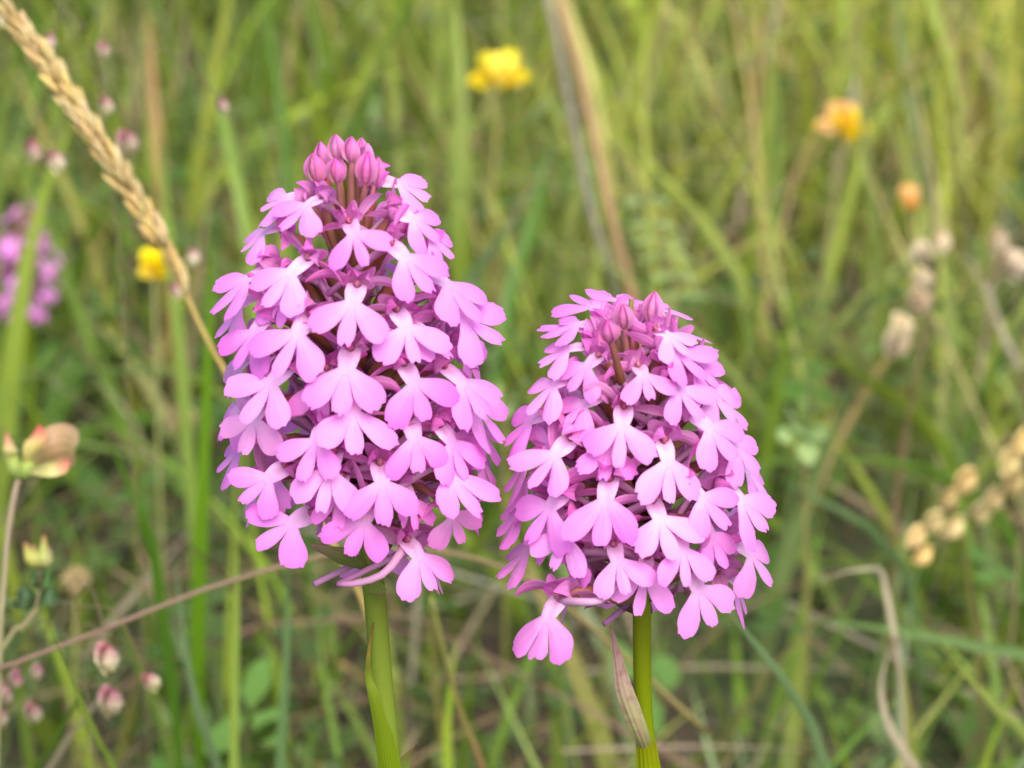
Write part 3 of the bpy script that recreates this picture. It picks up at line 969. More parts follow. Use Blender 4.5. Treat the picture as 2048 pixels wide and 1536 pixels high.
L.leaf([fr(765, 1040, -0.002), fr(800, 1020, -0.006), fr(835, 1010, -0.008)], V(0.2, 0, 1), [0.0005, 0.0011, 0.0002], M['green_bract'], 0.4, 0, "bract")
L.basal(5)

# ------------------------------------------------------------------ right orchid
YR = at(1283, 1150, 0.3165).y
Q = Orchid("pyramidal_orchid", "shorter pink pyramidal orchid with one flower drooping below its spike and a purplish bract leaf", "pink pyramidal orchids in the meadow",
           YR, [(1262, 600), (1266, 800), (1278, 1050), (1283, 1180), (1284, 1300), (1287, 1420), (1296, 1536)],
           [(590, 40), (630, 82), (670, 112), (710, 142), (760, 172), (820, 198), (890, 214), (970, 224), (1050, 226), (1110, 214), (1160, 190), (1220, 130)], 23, slim=0.92)
Q.stem(12, 18.5, M['stem'])
for b in [(1247, 634, 3.2, 1.45, 0.5), (1217, 664, 3.1, 1.6, 1.0), (1264, 650, 2.8, 1.1, 0.2), (1306, 618, 3.8, 1.5, 0.0)]:
    Q.bud(b[0], b[1], b[2], b[3], front=b[4])
F = Q.front
F(1279, 733, 14, 0.80, tilt=26, yaw=4, sep_up=10)
F(1129, 755, -20, 0.92)
F(1247, 822, -3, 0.98, spread=49)
F(1400, 765, 24, 0.95)
F(1394, 832, 20, 1.05)
F(1132, 884, -18, 1.02)
F(1332, 890, 4, 1.06)
F(1088, 824, -18, 0.96)
F(1062, 905, -16, 0.98)
F(1216, 967, -2, 1.08, spread=47)
F(1447, 872, 20, 0.98)
F(1382, 975, 18, 0.98)
F(1458, 978, 14, 1.02)
F(1119, 990, -18, 1.0)
F(1144, 1050, -6, 0.95)
F(1229, 1096, 12, 0.9, curl=0.6)
F(1363, 1072, -4, 0.92, sep_up=40)
F(1385, 1150, 22, 0.98, tilt=0)
F(1480, 1085, 16, 0.96)
F(1468, 1150, 14, 0.96)
F(1040, 1005, -14, 0.98)
F(1072, 1085, -14, 0.96)
F(1160, 690, -20, 0.80, tilt=28, sep_up=50)
F(1180, 645, -24, 0.78, tilt=38, sep_up=60)
F(1335, 690, 22, 0.80, tilt=28)
F(1366, 715, 24, 0.82, tilt=26, sep_up=50)
F(1318, 660, 14, 0.75, tilt=46, sep_up=55)
F(1455, 800, 18, 0.92)
F(1045, 950, -14, 0.95)
F(1485, 920, 15, 0.95)
F(1310, 1010, 6, 0.92)
F(1205, 628, -10, 0.92, tilt=55, rear=True, sep_up=62)
F(1250, 616, 0, 0.95, tilt=60, rear=True, sep_up=66)
F(1310, 626, 10, 0.95, tilt=55, rear=True, sep_up=62)
F(1342, 658, 12, 0.9, tilt=45, rear=True, sep_up=55)
F(1165, 655, -12, 0.9, tilt=45, rear=True, sep_up=55)
F(1190, 715, -16, 0.8, tilt=26)
F(1345, 760, 14, 0.86)
# the one that droops on its own below the spike
fq = lambda x, y, dy=-0.0016: np.array(at_plane(x, y, YR + dy))
p = fq(1110, 1202, -0.011)
Q.flower(p, R(-40), R(14), R(8), 1.16, sep_up=12, spread=40, curl=0.35, wide=1.15,
         opath=[fq(1276, 1196, -0.001), fq(1225, 1196, -0.007), fq(1165, 1182, -0.010)],
         spath=[fq(1160, 1204, -0.0135), fq(1205, 1200, -0.0135), fq(1240, 1165, -0.012)])
Q.fill(90, 0.0062)
Q.inner(240, 0.0040)
fq = lambda x, y, dy=-0.0016: np.array(at_plane(x, y, YR + dy))
Q.leaf([fq(1292, 1500, -0.001), fq(1281, 1470, -0.0022), fq(1262, 1420, -0.0026), fq(1247, 1375, -0.0026), fq(1236, 1320, -0.0022), fq(1228, 1280, -0.002), fq(1220, 1250, -0.0018)], V(1, 0, 0.25),
       [0.0009, 0.0010, 0.00112, 0.0010, 0.0006, 0.0003, 0.0001], M['purple_sheath'], 0.5, 0.1, "leaf_sheath", "purplish pointed bract leaf fading to green at its base")
Q.leaf([fq(1310, 1640, -0.0005), fq(1300, 1560, -0.001), fq(1292, 1490, -0.0012)], V(1, 0, 0.1), [0.0016, 0.0015, 0.0012], M['stem'], 0.5, 0.0, "leaf_sheath")
Q.basal(5)

# ------------------------------------------------------------------ blurred third orchid behind, at the edge of the meadow
D3 = 0.78
Y3 = at(55, 520, D3).y
T = Orchid("pyramidal_orchid", "small mauve pink orchid spike standing alone in the grass beside the straw-coloured seed head", "pink pyramidal orchids in the meadow",
           Y3, [(48, 385), (51, 460), (54, 530), (56, 600), (58, 720)], [(392, 10), (420, 26), (465, 44), (515, 52), (565, 48), (600, 34)], 5, simple=True)
T.stem(10, 14, M['stem'])
T.fill(46, 0.0055, back_only=False, scale=0.92)
T.basal(4)

# ------------------------------------------------------------------ single stems and blades
def down_to_ground(pts):
    """last point goes on to the soil"""
    p = [np.array(q, float) for q in pts]
    b = p[-1]
    if b[2] > 0.006:
        d = nrm(p[-1] - p[-2])
        step = b[2] * 0.35
        e = b + nrm(d + V(0, 0, -0.45)) * step
        f = e[:2] + d[:2] * step * 0.5
        if e[2] > 0.008: p.append(e)
        p.append(np.array([f[0], f[1], gnd(f[0], f[1]) - 0.003]))
    return p

def px_path(pxs, d0, d1=None):
    d1 = d0 if d1 is None else d1
    n = len(pxs)
    return [np.array(at(x, y, d0 + (d1 - d0) * i / max(n - 1, 1))) for i, (x, y) in enumerate(pxs)]

def stem_thing(name, label, cat, pxs, d0, d1, wpx, mat, group=None, taper=0.5, ground=True, sides=7):
    P = px_path(pxs, d0, d1)
    if ground: P = down_to_ground(P)
    foot = P[-1]
    dep = 0.5 * (d0 + (d1 or d0))
    n = 30
    path = catmull(P, n) - foot
    rad = np.linspace(taper, 1, n) * wpx / 2 * K * dep
    me = mesh(name, *tube(path[::-1], rad[::-1], sides))
    o = link(name, me, None, mat)
    o.location = foot
    return tag(o, label, cat, group)

def blade_thing(name, label, pxs, d0, d1, wpx, mat, group=None, side=(1, 0.2, 0), cup=0.25, twist=0.6, cat="grass blade", ground=True, base_w=0.7):
    P = px_path(pxs, d0, d1)
    if ground: P = down_to_ground(P)
    foot = P[-1]
    dep = 0.5 * (d0 + (d1 or d0))
    n = 26
    path = (catmull(P, n) - foot)[::-1]
    t = np.linspace(0, 1, n)
    w = wpx / 2 * K * dep * np.clip((1.02 - t ** 3.0), 0.03, 1) * np.interp(t, [0, 0.3], [base_w, 1])
    me = mesh(name, *ribbon(path, np.asarray(side, float), w, cup, twist, 5))
    o = link(name, me, None, mat)
    o.location = foot
    return tag(o, label, cat, group)

# straw-coloured dry grass spike
sp_px = [(8, 12), (60, 85), (130, 180), (200, 290), (255, 375), (300, 455), (335, 515), (372, 590), (415, 680), (455, 750), (560, 920), (655, 1070), (725, 1200), (752, 1310), (766, 1420), (781, 1560)]
P = down_to_ground(px_path(sp_px, 0.43, 0.47))
foot = P[-1]
root = thing("dry_grass_spike", "straw-yellow dry grass seed head leaning over on a long bare stalk", "grass spike", foot)
path = catmull(P, 120)
seg = nrm(np.gradient(path, axis=0))
link("stalk", mesh("stalk", *tube((path - foot)[::-1], np.linspace(1.0, 0.45, 120) * 0.00062, 7)), root, M['straw_stem'])
cum = np.concatenate([[0], np.cumsum(np.linalg.norm(np.diff(path, axis=0), axis=1))])
def along(s):
    return np.array([np.interp(s, cum, path[:, i]) for i in range(3)]), nrm(np.array([np.interp(s, cum, seg[:, i]) for i in range(3)]))
spk = [mesh("spikelet", *merge([ellipsoid((0, 0, 0), (0, 0, 1), 0.0056, 0.0015, 6, 6, 0.6), ellipsoid((0.0004, 0, 0.0003), (0.12, 0.02 * k, 1), 0.0050, 0.0011, 6, 5, 0.6), ellipsoid((-0.0004, 0.0001, 0.0004), (-0.1, 0.03, 1), 0.0048, 0.001, 6, 5, 0.6)])) for k in range(3)]
gS = np.random.default_rng(3)
endS = float(np.interp(372, [p[0] for p in sp_px], [0] * 0 + list(np.linspace(0, 1, len(sp_px)))))
i_end = np.argmin(np.linalg.norm(path - np.array(at(318, 490, 0.445)), axis=1))
Lsp = cum[i_end]
N = 120
for k in range(N):
    s = Lsp * (k / N)
    p, d = along(s)
    a = k * 2.4 + gS.uniform(-0.4, 0.4)
    ref = nrm(np.cross(d, V(0.1, 1, 0.2))); b2 = np.cross(d, ref)
    rr = ref * math.cos(a) + b2 * math.sin(a)
    ax = nrm(-d + rr * gS.uniform(0.14, 0.3))
    o = link("spikelet", spk[k % 3], root, M['straw'])
    q = Vector(ax).to_track_quat('Z', 'Y')
    lobe_w = 0.00068 + 0.00035 * math.sin(s / Lsp * 60)
    o.location = Vector(p - foot + rr * lobe_w * min(1, 0.4 + s / Lsp * 3) + d * 0.0012)
    o.rotation_mode = 'QUATERNION'; o.rotation_quaternion = q
    sc_ = gS.uniform(0.72, 0.95) * min(1, 0.7 + 2 * s / Lsp); o.scale = (sc_, sc_, sc_)
for s, off in ((Lsp * 1.03, V(0.001, 0, 0.002)), (Lsp * 1.11, V(0, 0, 0)), (Lsp * 1.15, V(0, 0, 0)), (Lsp * 1.19, V(0.0003, 0, 0)), (Lsp * 1.22, V(0, 0, 0))):
    p, d = along(s)
    o = link("spikelet", spk[0], root, M['straw'])
    o.rotation_mode = 'QUATERNION'; o.rotation_quaternion = Vector(nrm(-d + V(0.25, 0, 0.3))).to_track_quat('Z', 'Y')
    o.location = Vector(p - foot + off * 0.3)

# arching thin stem between and behind the orchids
stem_thing("arching_stem", "thin mauve to tan grass stem arching low behind both orchids", "grass stem",
           [(1420, 1470), (1310, 1370), (1200, 1270), (1080, 1172), (960, 1120), (850, 1100), (740, 1098), (640, 1112), (420, 1175), (200, 1262), (0, 1338), (-120, 1390)], 0.50, 0.41, 8, M['mauve_stem'], taper=1.7)
stem_thing("dry_stalk", "rusty tan dry stem, thicker of the leaning pair above the shorter orchid", "dry stalk", [(1108, -40), (1150, 110), (1185, 260), (1222, 430), (1262, 580), (1290, 720)], 0.78, 0.74, 19, M['tan_stem'], taper=1.0)
stem_thing("dry_stalk", "greyish dry stem, slimmer of the leaning pair above the shorter orchid", "dry stalk", [(1088, -40), (1120, 110), (1150, 260), (1185, 430), (1235, 580), (1262, 720)], 0.80, 0.76, 16, M['grey_stem'], taper=1.0)
stem_thing("red_stem", "green stem flushed red, curving down behind the taller orchid", "grass stem", [(862, 1195), (885, 1290), (905, 1370), (930, 1450), (965, 1536)], 0.46, 0.48, 17, M['red_stem'])
# dry bent blade on the right
blade_thing("bent_dry_blade", "pale dry grass leaf bent sharply over beside green blades", [(1645, 1162), (1690, 1145), (1745, 1138), (1764, 1145), (1774, 1190), (1790, 1270), (1795, 1300)], 0.52, 0.54, 14, M['blade_dry'], twist=0.2, cat="dry leaf", side=(0.8, 0.2, 0.75))
blade_thing("curled_dry_blade", "whitish dry grass leaf curling down in a long bow", [(1786, 1285), (1770, 1330), (1763, 1390), (1780, 1455), (1812, 1510), (1840, 1560)], 0.50, 0.52, 18, M['blade_dry'], twist=0.3, cat="dry leaf")
blade_thing("green_stalk", "upright green stalk topped with an orange-brown scar", [(1806, 1325), (1815, 1400), (1822, 1470), (1830, 1540)], 0.52, 0.54, 22, M['blade_yellow'], cat="grass blade")
blade_thing("dry_leaf", "brown shrivelled leaf ending in a cream curl near the soil", [(1660, 1445), (1620, 1480), (1570, 1505), (1500, 1540)], 0.52, 0.53, 14, M['blade_dry'], cat="dry leaf")
# blades one can pick out
BL = [
 ("broad lime blade slanting beside the pale leaf cluster", [(1560, 680), (1640, 710), (1730, 760), (1800, 810), (1865, 870)], 0.66, 0.70, 40, 'blade_lime'),
 ("blue-green blade slanting down from the shorter orchid's lowest flowers", [(1440, 1200), (1500, 1275), (1560, 1350), (1605, 1420), (1640, 1500)], 0.43, 0.46, 22, 'blade_blue'),
 ("long level green blade crossing behind the bent dry leaf", [(1600, 1236), (1720, 1250), (1850, 1270), (1960, 1292), (2070, 1320)], 0.56, 0.56, 28, 'blade'),
 ("yellow-green blade with a pale tip rising from the lower corner", [(1898, 1322), (1950, 1370), (2000, 1425), (2060, 1480)], 0.48, 0.49, 20, 'blade_yellow'),
 ("yellow blade with an orange end hanging above the cream flowers", [(1925, 270), (1918, 210), (1895, 110), (1865, 20), (1850, -60)], 0.95, 0.95, 32, 'blade_yellow'),
 ("yellow leaf slanting up beside the orange trefoil flower", [(1905, 130), (1850, 165), (1800, 205), (1770, 240)], 0.95, 0.95, 30, 'blade_yellow'),
 ("bright lime blade crossing another near the quaking grass", [(100, 1258), (130, 1330), (165, 1410), (200, 1490), (235, 1560)], 0.40, 0.42, 15, 'blade_lime'),
 ("green blade crossed by the bright lime one near the quaking grass", [(215, 1290), (185, 1350), (140, 1430), (95, 1510), (60, 1570)], 0.46, 0.48, 20, 'blade'),
 ("pale dry blade lying behind the crossing green pair", [(260, 1320), (220, 1370), (170, 1440), (130, 1490)], 0.47, 0.49, 17, 'blade_dry'),
 ("tall straight green blade behind the mauve stem", [(425, 440), (420, 640), (412, 840), (403, 1040), (398, 1200)], 0.56, 0.58, 30, 'blade'),
 ("thin upright yellow-green blade with a brown tip under the mauve stem", [(474, 1075), (474, 1200), (470, 1350), (468, 1536)], 0.48, 0.49, 20, 'blade_lime'),
 ("blue-green blade standing next to the taller orchid's stem", [(572, 1120), (574, 1250), (568, 1400), (560, 1560)], 0.50, 0.51, 22, 'blade_blue'),
 ("blue-green arching blade under the mauve stem", [(347, 1105), (362, 1230), (378, 1340), (400, 1440), (430, 1520)], 0.48, 0.50, 18, 'blade_blue'),
 ("green blade kinked over behind the trefoil seed head", [(215, 880), (250, 950), (285, 1035), (305, 1100), (318, 1180)], 0.50, 0.52, 24, 'blade'),
 ("lime stalk under the pink-tipped grass bud", [(322, 260), (328, 360), (338, 480), (352, 620)], 0.62, 0.64, 26, 'blade_lime'),
 ("broad green blade rising beside the yellow flower", [(905, -40), (912, 80), (918, 200), (920, 330)], 0.85, 0.84, 46, 'blade_lime'),
 ("green blade arching left behind the dry stem pair", [(1108, 250), (1085, 360), (1060, 470), (1030, 560), (1005, 680)], 0.80, 0.78, 36, 'blade'),
 ("pale blue blade slanting behind the taller orchid", [(1050, 420), (1000, 480), (955, 540), (915, 600)], 0.72, 0.74, 30, 'blade_blue'),
 ("lime blade standing tall above the dry grass seed head", [(360, -30), (385, 60), (415, 140), (440, 200), (455, 260)], 0.80, 0.78, 30, 'blade_lime'),
 ("bright green blade at the corner under the straw seed head", [(34, 60), (20, 140), (8, 220), (0, 300)], 0.60, 0.62, 24, 'blade_lime'),
 ("tall narrow green blade left of the taller orchid's crown", [(520, -30), (545, 90), (560, 200), (572, 300)], 0.80, 0.80, 22, 'blade'),
 ("yellowish stalk rising between dry stems and orange trefoil", [(1580, -20), (1555, 120), (1535, 260), (1515, 400), (1495, 520)], 1.0, 0.98, 34, 'blade_yellow'),
 ("rusty stalk leaning beside the yellowish stalk", [(1520, -20), (1518, 100), (1520, 220), (1525, 330)], 1.0, 0.98, 26, 'blade_rust'),
 ("pale straw blade pointing up over the orange trefoil", [(1735, 60), (1720, 130), (1705, 190), (1690, 250)], 1.0, 0.98, 24, 'blade_dry'),
 ("green blade pointing at the cream flower spike", [(1885, 480), (1895, 560), (1900, 640), (1905, 740)], 0.78, 0.78, 34, 'blade_lime'),
 ("long green blade slanting under the cream flower spike", [(2040, 620), (2010, 690), (1980, 760), (1950, 840)], 0.74, 0.75, 32, 'blade'),
 ("grey-green blade slanting under the tan quaking spikelets", [(1580, 970), (1660, 1010), (1720, 1045), (1760, 1080)], 0.60, 0.62, 22, 'blade_blue'),
 ("level green blade between pale leaf cluster and tan spikelets", [(1640, 905), (1740, 920), (1830, 935), (1885, 955)], 0.62, 0.63, 26, 'blade'),
 ("tan dry blade at the top edge left of the taller orchid", [(290, 0), (300, 100), (305, 190), (312, 260)], 0.85, 0.85, 24, 'blade_rust'),
]
for lab, pxs, d0, d1, w, mt in BL:
    blade_thing("grass_blade", lab, pxs, d0, d1, w, M[mt], "grass blades that stand out", twist=rng.normal(0, 0.5))

# ------------------------------------------------------------------ bird's-foot trefoil
def pea_flower(root, p, facing, size, mats, name="floret"):
    """standard, two wings and keel on a green calyx; p in root space"""
    f = nrm(np.asarray(facing, float)); up = nrm(V(0, 0, 1) - f * f[2]); sd = np.cross(f, up)
    W = lambda a: p + (f * a[0] + sd * a[1] + up * a[2]) * size
    cal = tube([W((-0.55, 0, -0.10)), W((-0.25, 0, 0.0)), W((0.02, 0, 0.02))], np.array([0.06, 0.15, 0.2]) * size, 8)
    fl = link(name, mesh(name, *cal), root, mats['calyx'])
    pts = [W((-0.1, 0, 0.1)), W((0.12, 0, 0.45)), W((0.1, 0, 0.85)), W((-0.12, 0, 1.1))]
    pa = catmull(pts, 9)
    w = np.interp(np.linspace(0, 1, 9), [0, 0.35, 0.7, 0.92, 1], [0.12, 0.5, 0.55, 0.32, 0.1]) * size
    link("standard_petal", mesh("standard_petal", *ribbon(pa, sd, w, 0.25, 0, 7)), fl, mats['standard'])
    for s in (-1, 1):
        pa = catmull([W((-0.05, 0.08 * s, 0.05)), W((0.45, 0.2 * s, 0.15)), W((0.95, 0.1 * s, 0.12))], 8)
        w = np.sin(np.pi * (0.15 + 0.8 * np.linspace(0, 1, 8))) * 0.26 * size
        link("wing_petal", mesh("wing_petal", *ribbon(pa, up + sd * 0.3 * s, w, 0.3 * s, 0, 5)), fl, mats['wing'])
    pa = catmull([W((-0.05, 0, -0.02)), W((0.4, 0, -0.08)), W((0.8, 0, 0.12))], 7)
    link("keel", mesh("keel", *tube(pa, np.sin(np.pi * (0.15 + 0.75 * np.linspace(0, 1, 7))) * 0.13 * size, 7)), fl, mats['keel'])
    return fl

def trefoil(label, head_px, depth, stem_px, florets, size, mats, stem_mat, swpx=9, d1=None):
    h = np.array(at(*head_px, depth))
    P = down_to_ground([h] + px_path(stem_px, depth, d1 or depth))
    foot = P[-1]
    root = thing("trefoil_plant", label, "trefoil", foot)
    n = 24
    link("stem", mesh("stem", *tube((catmull(P, n) - foot)[::-1], np.linspace(1.1, 0.9, n) * swpx / 2 * K * depth, 7)), root, stem_mat)
    for off, fc, sz, ms in florets:
        pea_flower(root, h - foot + V(*off) * size, fc, size * sz, ms)
    return root, h, foot

yel = dict(calyx=M['calyx'], standard=M['yellow'], wing=M['yellow'], keel=M['yellow'])
org = dict(calyx=M['calyx'], standard=M['orange'], wing=M['yellow'], keel=M['orange'])
red = dict(calyx=M['calyx'], standard=M['trefoil_red'], wing=M['trefoil_red'], keel=M['calyx'])
fad = dict(calyx=M['calyx'], standard=M['trefoil_faded'], wing=M['trefoil_red'], keel=M['trefoil_faded'])
trefoil("bright yellow trefoil flower head glowing above the two orchids", (1000, 160), 0.80, [(995, 260), (985, 380)],
        [((0.25, -0.2, 0.05), (0.9, -0.5, 0.05), 1.0, yel), ((-0.3, -0.2, -0.02), (-0.9, -0.5, -0.05), 1.0, yel), ((0.05, -0.4, 0.0), (0.1, -1, 0.0), 1.0, yel), ((0.0, 0.2, 0.0), (0.3, 1, 0.1), 0.9, yel)], 0.0078, yel, M['olive_stem'])
trefoil("orange and yellow trefoil flower head under pale straw blades", (1685, 262), 0.80, [(1680, 330), (1665, 420)],
        [((0.15, -0.2, 0.0), (0.8, -0.6, 0.15), 0.95, org), ((-0.25, -0.2, 0.05), (-0.8, -0.5, 0.25), 0.95, dict(org, wing=M['orange'])), ((0.05, -0.3, -0.05), (0.15, -1, 0.0), 0.9, yel), ((0.1, -0.1, 0.0), (0.95, 0.1, 0.1), 0.9, org), ((-0.2, -0.1, 0.0), (-0.95, 0.1, 0.1), 0.9, org)], 0.0080, org, M['olive_stem'])
trefoil("small orange trefoil bud among the yellow-green grass", (1818, 412), 0.76, [(1822, 470), (1830, 540)],
        [((0, 0, 0), (-0.3, -0.8, 0.3), 0.7, dict(org, wing=M['rust_petal'], standard=M['rust_petal'])), ((0, 0, 0), (0.5, -0.7, 0.2), 0.6, dict(org, wing=M['rust_petal'], standard=M['rust_petal']))], 0.0075, org, M['olive_stem'])
trefoil("small yellow trefoil flower peeping out behind the straw stalk", (308, 545), 0.64, [(310, 620), (312, 720)],
        [((0, 0, 0), (-0.5, -0.9, 0.0), 0.62, yel), ((0, 0, 0), (0.7, -0.6, 0.0), 0.62, yel)], 0.0085, yel, M['olive_stem'])
# the trefoil going over, sharpest of them
root, h, foot = trefoil("fading trefoil with red-tipped yellow petals and a buff round petal on a pinkish stalk", (45, 940), 0.42, [(30, 985), (15, 1080), (5, 1200), (0, 1300)],
        [], 0.0085, red, M['pink_stem'], 13)
def local(x, y, d=0.42): return np.array(at(x, y, d)) - foot
pa = catmull([local(58, 938), local(62, 905, 0.418), local(72, 875, 0.418), local(78, 850, 0.42)], 10)
link("petal", mesh("petal", *ribbon(pa, V(1, 0.3, 0.3), np.interp(np.linspace(0, 1, 10), [0, .4, .8, 1], [.0006, .0013, .0012, .0003]), 0.5, 0, 5)), root, M['trefoil_red'])
pa = catmull([local(15, 925), local(22, 900, 0.418), local(14, 865, 0.42)], 8)
link("petal", mesh("petal", *ribbon(pa, V(1, 0.3, -0.3), np.interp(np.linspace(0, 1, 8), [0, .5, 1], [.0008, .0012, .0002]), 0.5, 0, 5)), root, M['trefoil_red'])
pa = catmull([local(70, 935, 0.421), local(95, 905, 0.424), local(125, 893, 0.424), local(150, 900, 0.421)], 12)
link("standard_petal", mesh("standard_petal", *ribbon(pa, V(0.25, 0.2, 1), np.interp(np.linspace(0, 1, 12), [0, .3, .65, .9, 1], [.001, .0030, .0036, .0026, .0012]), -0.35, 0.0, 9)), root, M['trefoil_faded'])
pa = catmull([local(62, 942, 0.416), local(90, 940, 0.414), local(115, 935, 0.414), local(138, 920, 0.416)], 10)
link("wing_petal", mesh("wing_petal", *ribbon(pa, V(-0.1, 0.3, 1), np.interp(np.linspace(0, 1, 10), [0, .4, .8, 1], [.0004, .0011, .0012, .0004]), 0.4, 0, 5)), root, M['trefoil_red'])
cal = merge([tube([local(42, 958), local(52, 942), local(60, 922)], np.array([.0006, .0013, .0011]), 8), tube([local(42, 958), local(30, 938), local(23, 912)], np.array([.0006, .0013, .0010]), 8)])
link("calyx", mesh("calyx", *cal), root, M['calyx'])

# yellow-green empty calyx plant below it
d = 0.43
P = down_to_ground(px_path([(78, 1120), (82, 1165), (72, 1215), (40, 1260), (5, 1300)], d))
foot = P[-1]
root = thing("trefoil_plant", "yellow-green forked trefoil bud with small dark leaves and a reddish joint", "trefoil", foot)
link("stem", mesh("stem", *tube((catmull(P, 20) - foot)[::-1], np.linspace(1.2, 0.8, 20) * 0.00042, 7)), root, M['pink_stem'])
for tx, ty, bx, by in ((50, 1085, 62, 1118), (66, 1090, 72, 1120), (88, 1072, 86, 1118), (98, 1095, 94, 1122)):
    pa = catmull([local(78, 1128, d), local(bx, by, d - .002), local(tx, ty, d)], 8)
    link("bud", mesh("bud", *tube(pa, np.interp(np.linspace(0, 1, 8), [0, .5, 1], [.0006, .0011, .0003]), 7)), root, M['calyx_pale'])
for (x0, y0, x1, y1) in ((80, 1165, 108, 1160), (80, 1170, 60, 1150), (75, 1200, 30, 1185), (75, 1205, 118, 1195), (72, 1210, 25, 1205)):
    pa = catmull([local(x0, y0, d), local((x0 + x1) / 2, (y0 + y1) / 2 - 6, d - .003), local(x1, y1, d)], 8)
    link("leaflet", mesh("leaflet", *ribbon(pa, V(0.1, 0.8, 0.7), np.sin(np.pi * (0.1 + 0.85 * np.linspace(0, 1, 8))) * 0.0016, 0.3, 0, 5)), root, M['dark_leaf'])

# ------------------------------------------------------------------ quaking grass
def briza_mesh(seed, n=9):
    g = np.random.default_rng(seed)
    parts = []
    for k in range(n):                                       # overlapping scales, hanging tip downwards (-Z)
        t = k / (n - 1)
        s = 1 if k % 2 else -1
        w = math.sin(math.pi * (0.25 + 0.68 * t))
        st = V(0.00020 * s, 0, -0.0042 * t)
        tip = V(0.0021 * s * w, g.normal(0, 0.0002), -0.0042 * t - 0.0012)
        pa = catmull([st, st * 0.5 + tip * 0.5 + V(0.0004 * s, 0, 0.0003), tip], 6)
        parts.append(ribbon(pa, V(0.0, 1, 0.0), np.sin(np.pi * (0.2 + 0.75 * np.linspace(0, 1, 6))) * 0.0014 * (0.6 + 0.4 * w), -0.8, 0, 5))
    parts.append(ellipsoid((0, 0, 0.0002), (0, 0.05, -1), 0.0052, 0.0036, 10, 8, 0.1, scales=1, flat=0.8))
    vs, fs, pg = merge(parts)
    pg = [(min(1, max(0, -v[2] / 0.0054)), v[1] * 400, 0) for v in vs]
    return mesh("spikelet", vs, fs, pg)
BZ = {}

def quaking(label, stem_px, d, spikes, mat, group, wpx=4, scale=1.0, droop=V(0, 0, 1)):
    P = down_to_ground(px_path(stem_px, d))
    foot = P[-1]
    root = thing("quaking_grass", label, "quaking grass", foot, group)
    pth = catmull(P, 40)
    link("stem", mesh("stem", *tube((pth - foot)[::-1], np.linspace(1.2, 0.6, 40) * wpx / 2 * K * d, 6)), root, M['hair_stem'])
    for i, (x, y, s, rz) in enumerate(spikes):
        top = np.array(at(x, y, d + rng.uniform(-0.02, 0.02)))
        j = np.argmin(np.linalg.norm(pth - (top + V(0, 0, 0.012)), axis=1)); j = max(j, 1)
        mid = 0.45 * pth[j] + 0.55 * top + V(0, 0, 0.006)
        br = catmull([pth[j], mid, top], 10) - foot
        b = link("branch", mesh("branch", *tube(br, 0.00014, 5)), root, M['hair_stem'])
        key = (mat.name, i % 4)
        if key not in BZ: BZ[key] = briza_mesh(i % 4)
        o = link("spikelet", BZ[key], b, mat)
        o.location = Vector(top - foot)
        o.rotation_euler = (rng.normal(0, 0.2), R(rz), rng.uniform(-0.7, 0.7))
        o.scale = (s * scale,) * 3

quaking("quaking grass with small purple and cream spikelets dangling round the straw seed head", [(165, 40), (200, 200), (222, 360), (240, 520), (250, 680)], 0.50,
        [(68, 285, 0.82, 5), (112, 305, 0.75, -12), (255, 265, 0.88, -10), (214, 197, 0.6, 0), (212, 88, 0.55, 10), (445, 200, 0.55, 0), (390, 500, 0.62, 8), (352, 567, 0.58, -15), (10, 20, 0.65, 0), (105, 72, .55, 20)],
        M['briza'], "quaking grass plants")
quaking("quaking grass with reddish spikelets low down beside the crossing green blades", [(150, 1180), (160, 1280), (175, 1400), (185, 1500)], 0.44,
        [(218, 1293, 0.85, 5), (296, 1350, 0.6, -30), (226, 1380, 0.9, 5), (38, 1352, 0.6, 30), (8, 1372, 0.75, 10), (68, 1412, 0.7, 0), (0, 1420, 0.7, 0), (80, 1335, .5, 20)],
        M['briza'], "quaking grass plants")
quaking("ripe tan quaking grass with two rows of plump spikelets", [(2090, 860), (2060, 960), (2040, 1080), (2030, 1200)], 0.58,
        [(1950, 950, 1.05, 40), (1912, 992, 0.95, 40), (1885, 1035, 0.95, 45), (1848, 1062, 0.9, 45), (2035, 905, 1.15, 35), (2005, 985, 1.0, 40), (1978, 1018, 1.0, 40), (1925, 1045, 0.95, 40), (1862, 1105, 0.8, 45), (2046, 948, 1.1, 30), (2060, 870, 1.0, 30)],
        M['tan_head'], "quaking grass plants", wpx=6)
quaking("cream quaking grass spikelets strung in a line by the lime blade", [(1905, 430), (1880, 530), (1850, 640), (1830, 760)], 0.70,
        [(1890, 465, 1.0, 5), (1856, 490, 1.2, 5), (1852, 540, 0.9, 0), (1850, 582, 1.35, 5), (1808, 630, 1.2, 0), (1806, 665, 1.5, 5)], M['cream'], "quaking grass plants", wpx=5, scale=1.05)
quaking("single cream quaking grass spikelet pair hanging at the meadow's edge", [(1995, 430), (2005, 470), (2030, 560), (2040, 680)], 0.70,
        [(2005, 465, 1.2, 10), (2018, 500, 1.8, -20)], M['cream'], "quaking grass plants", wpx=5)

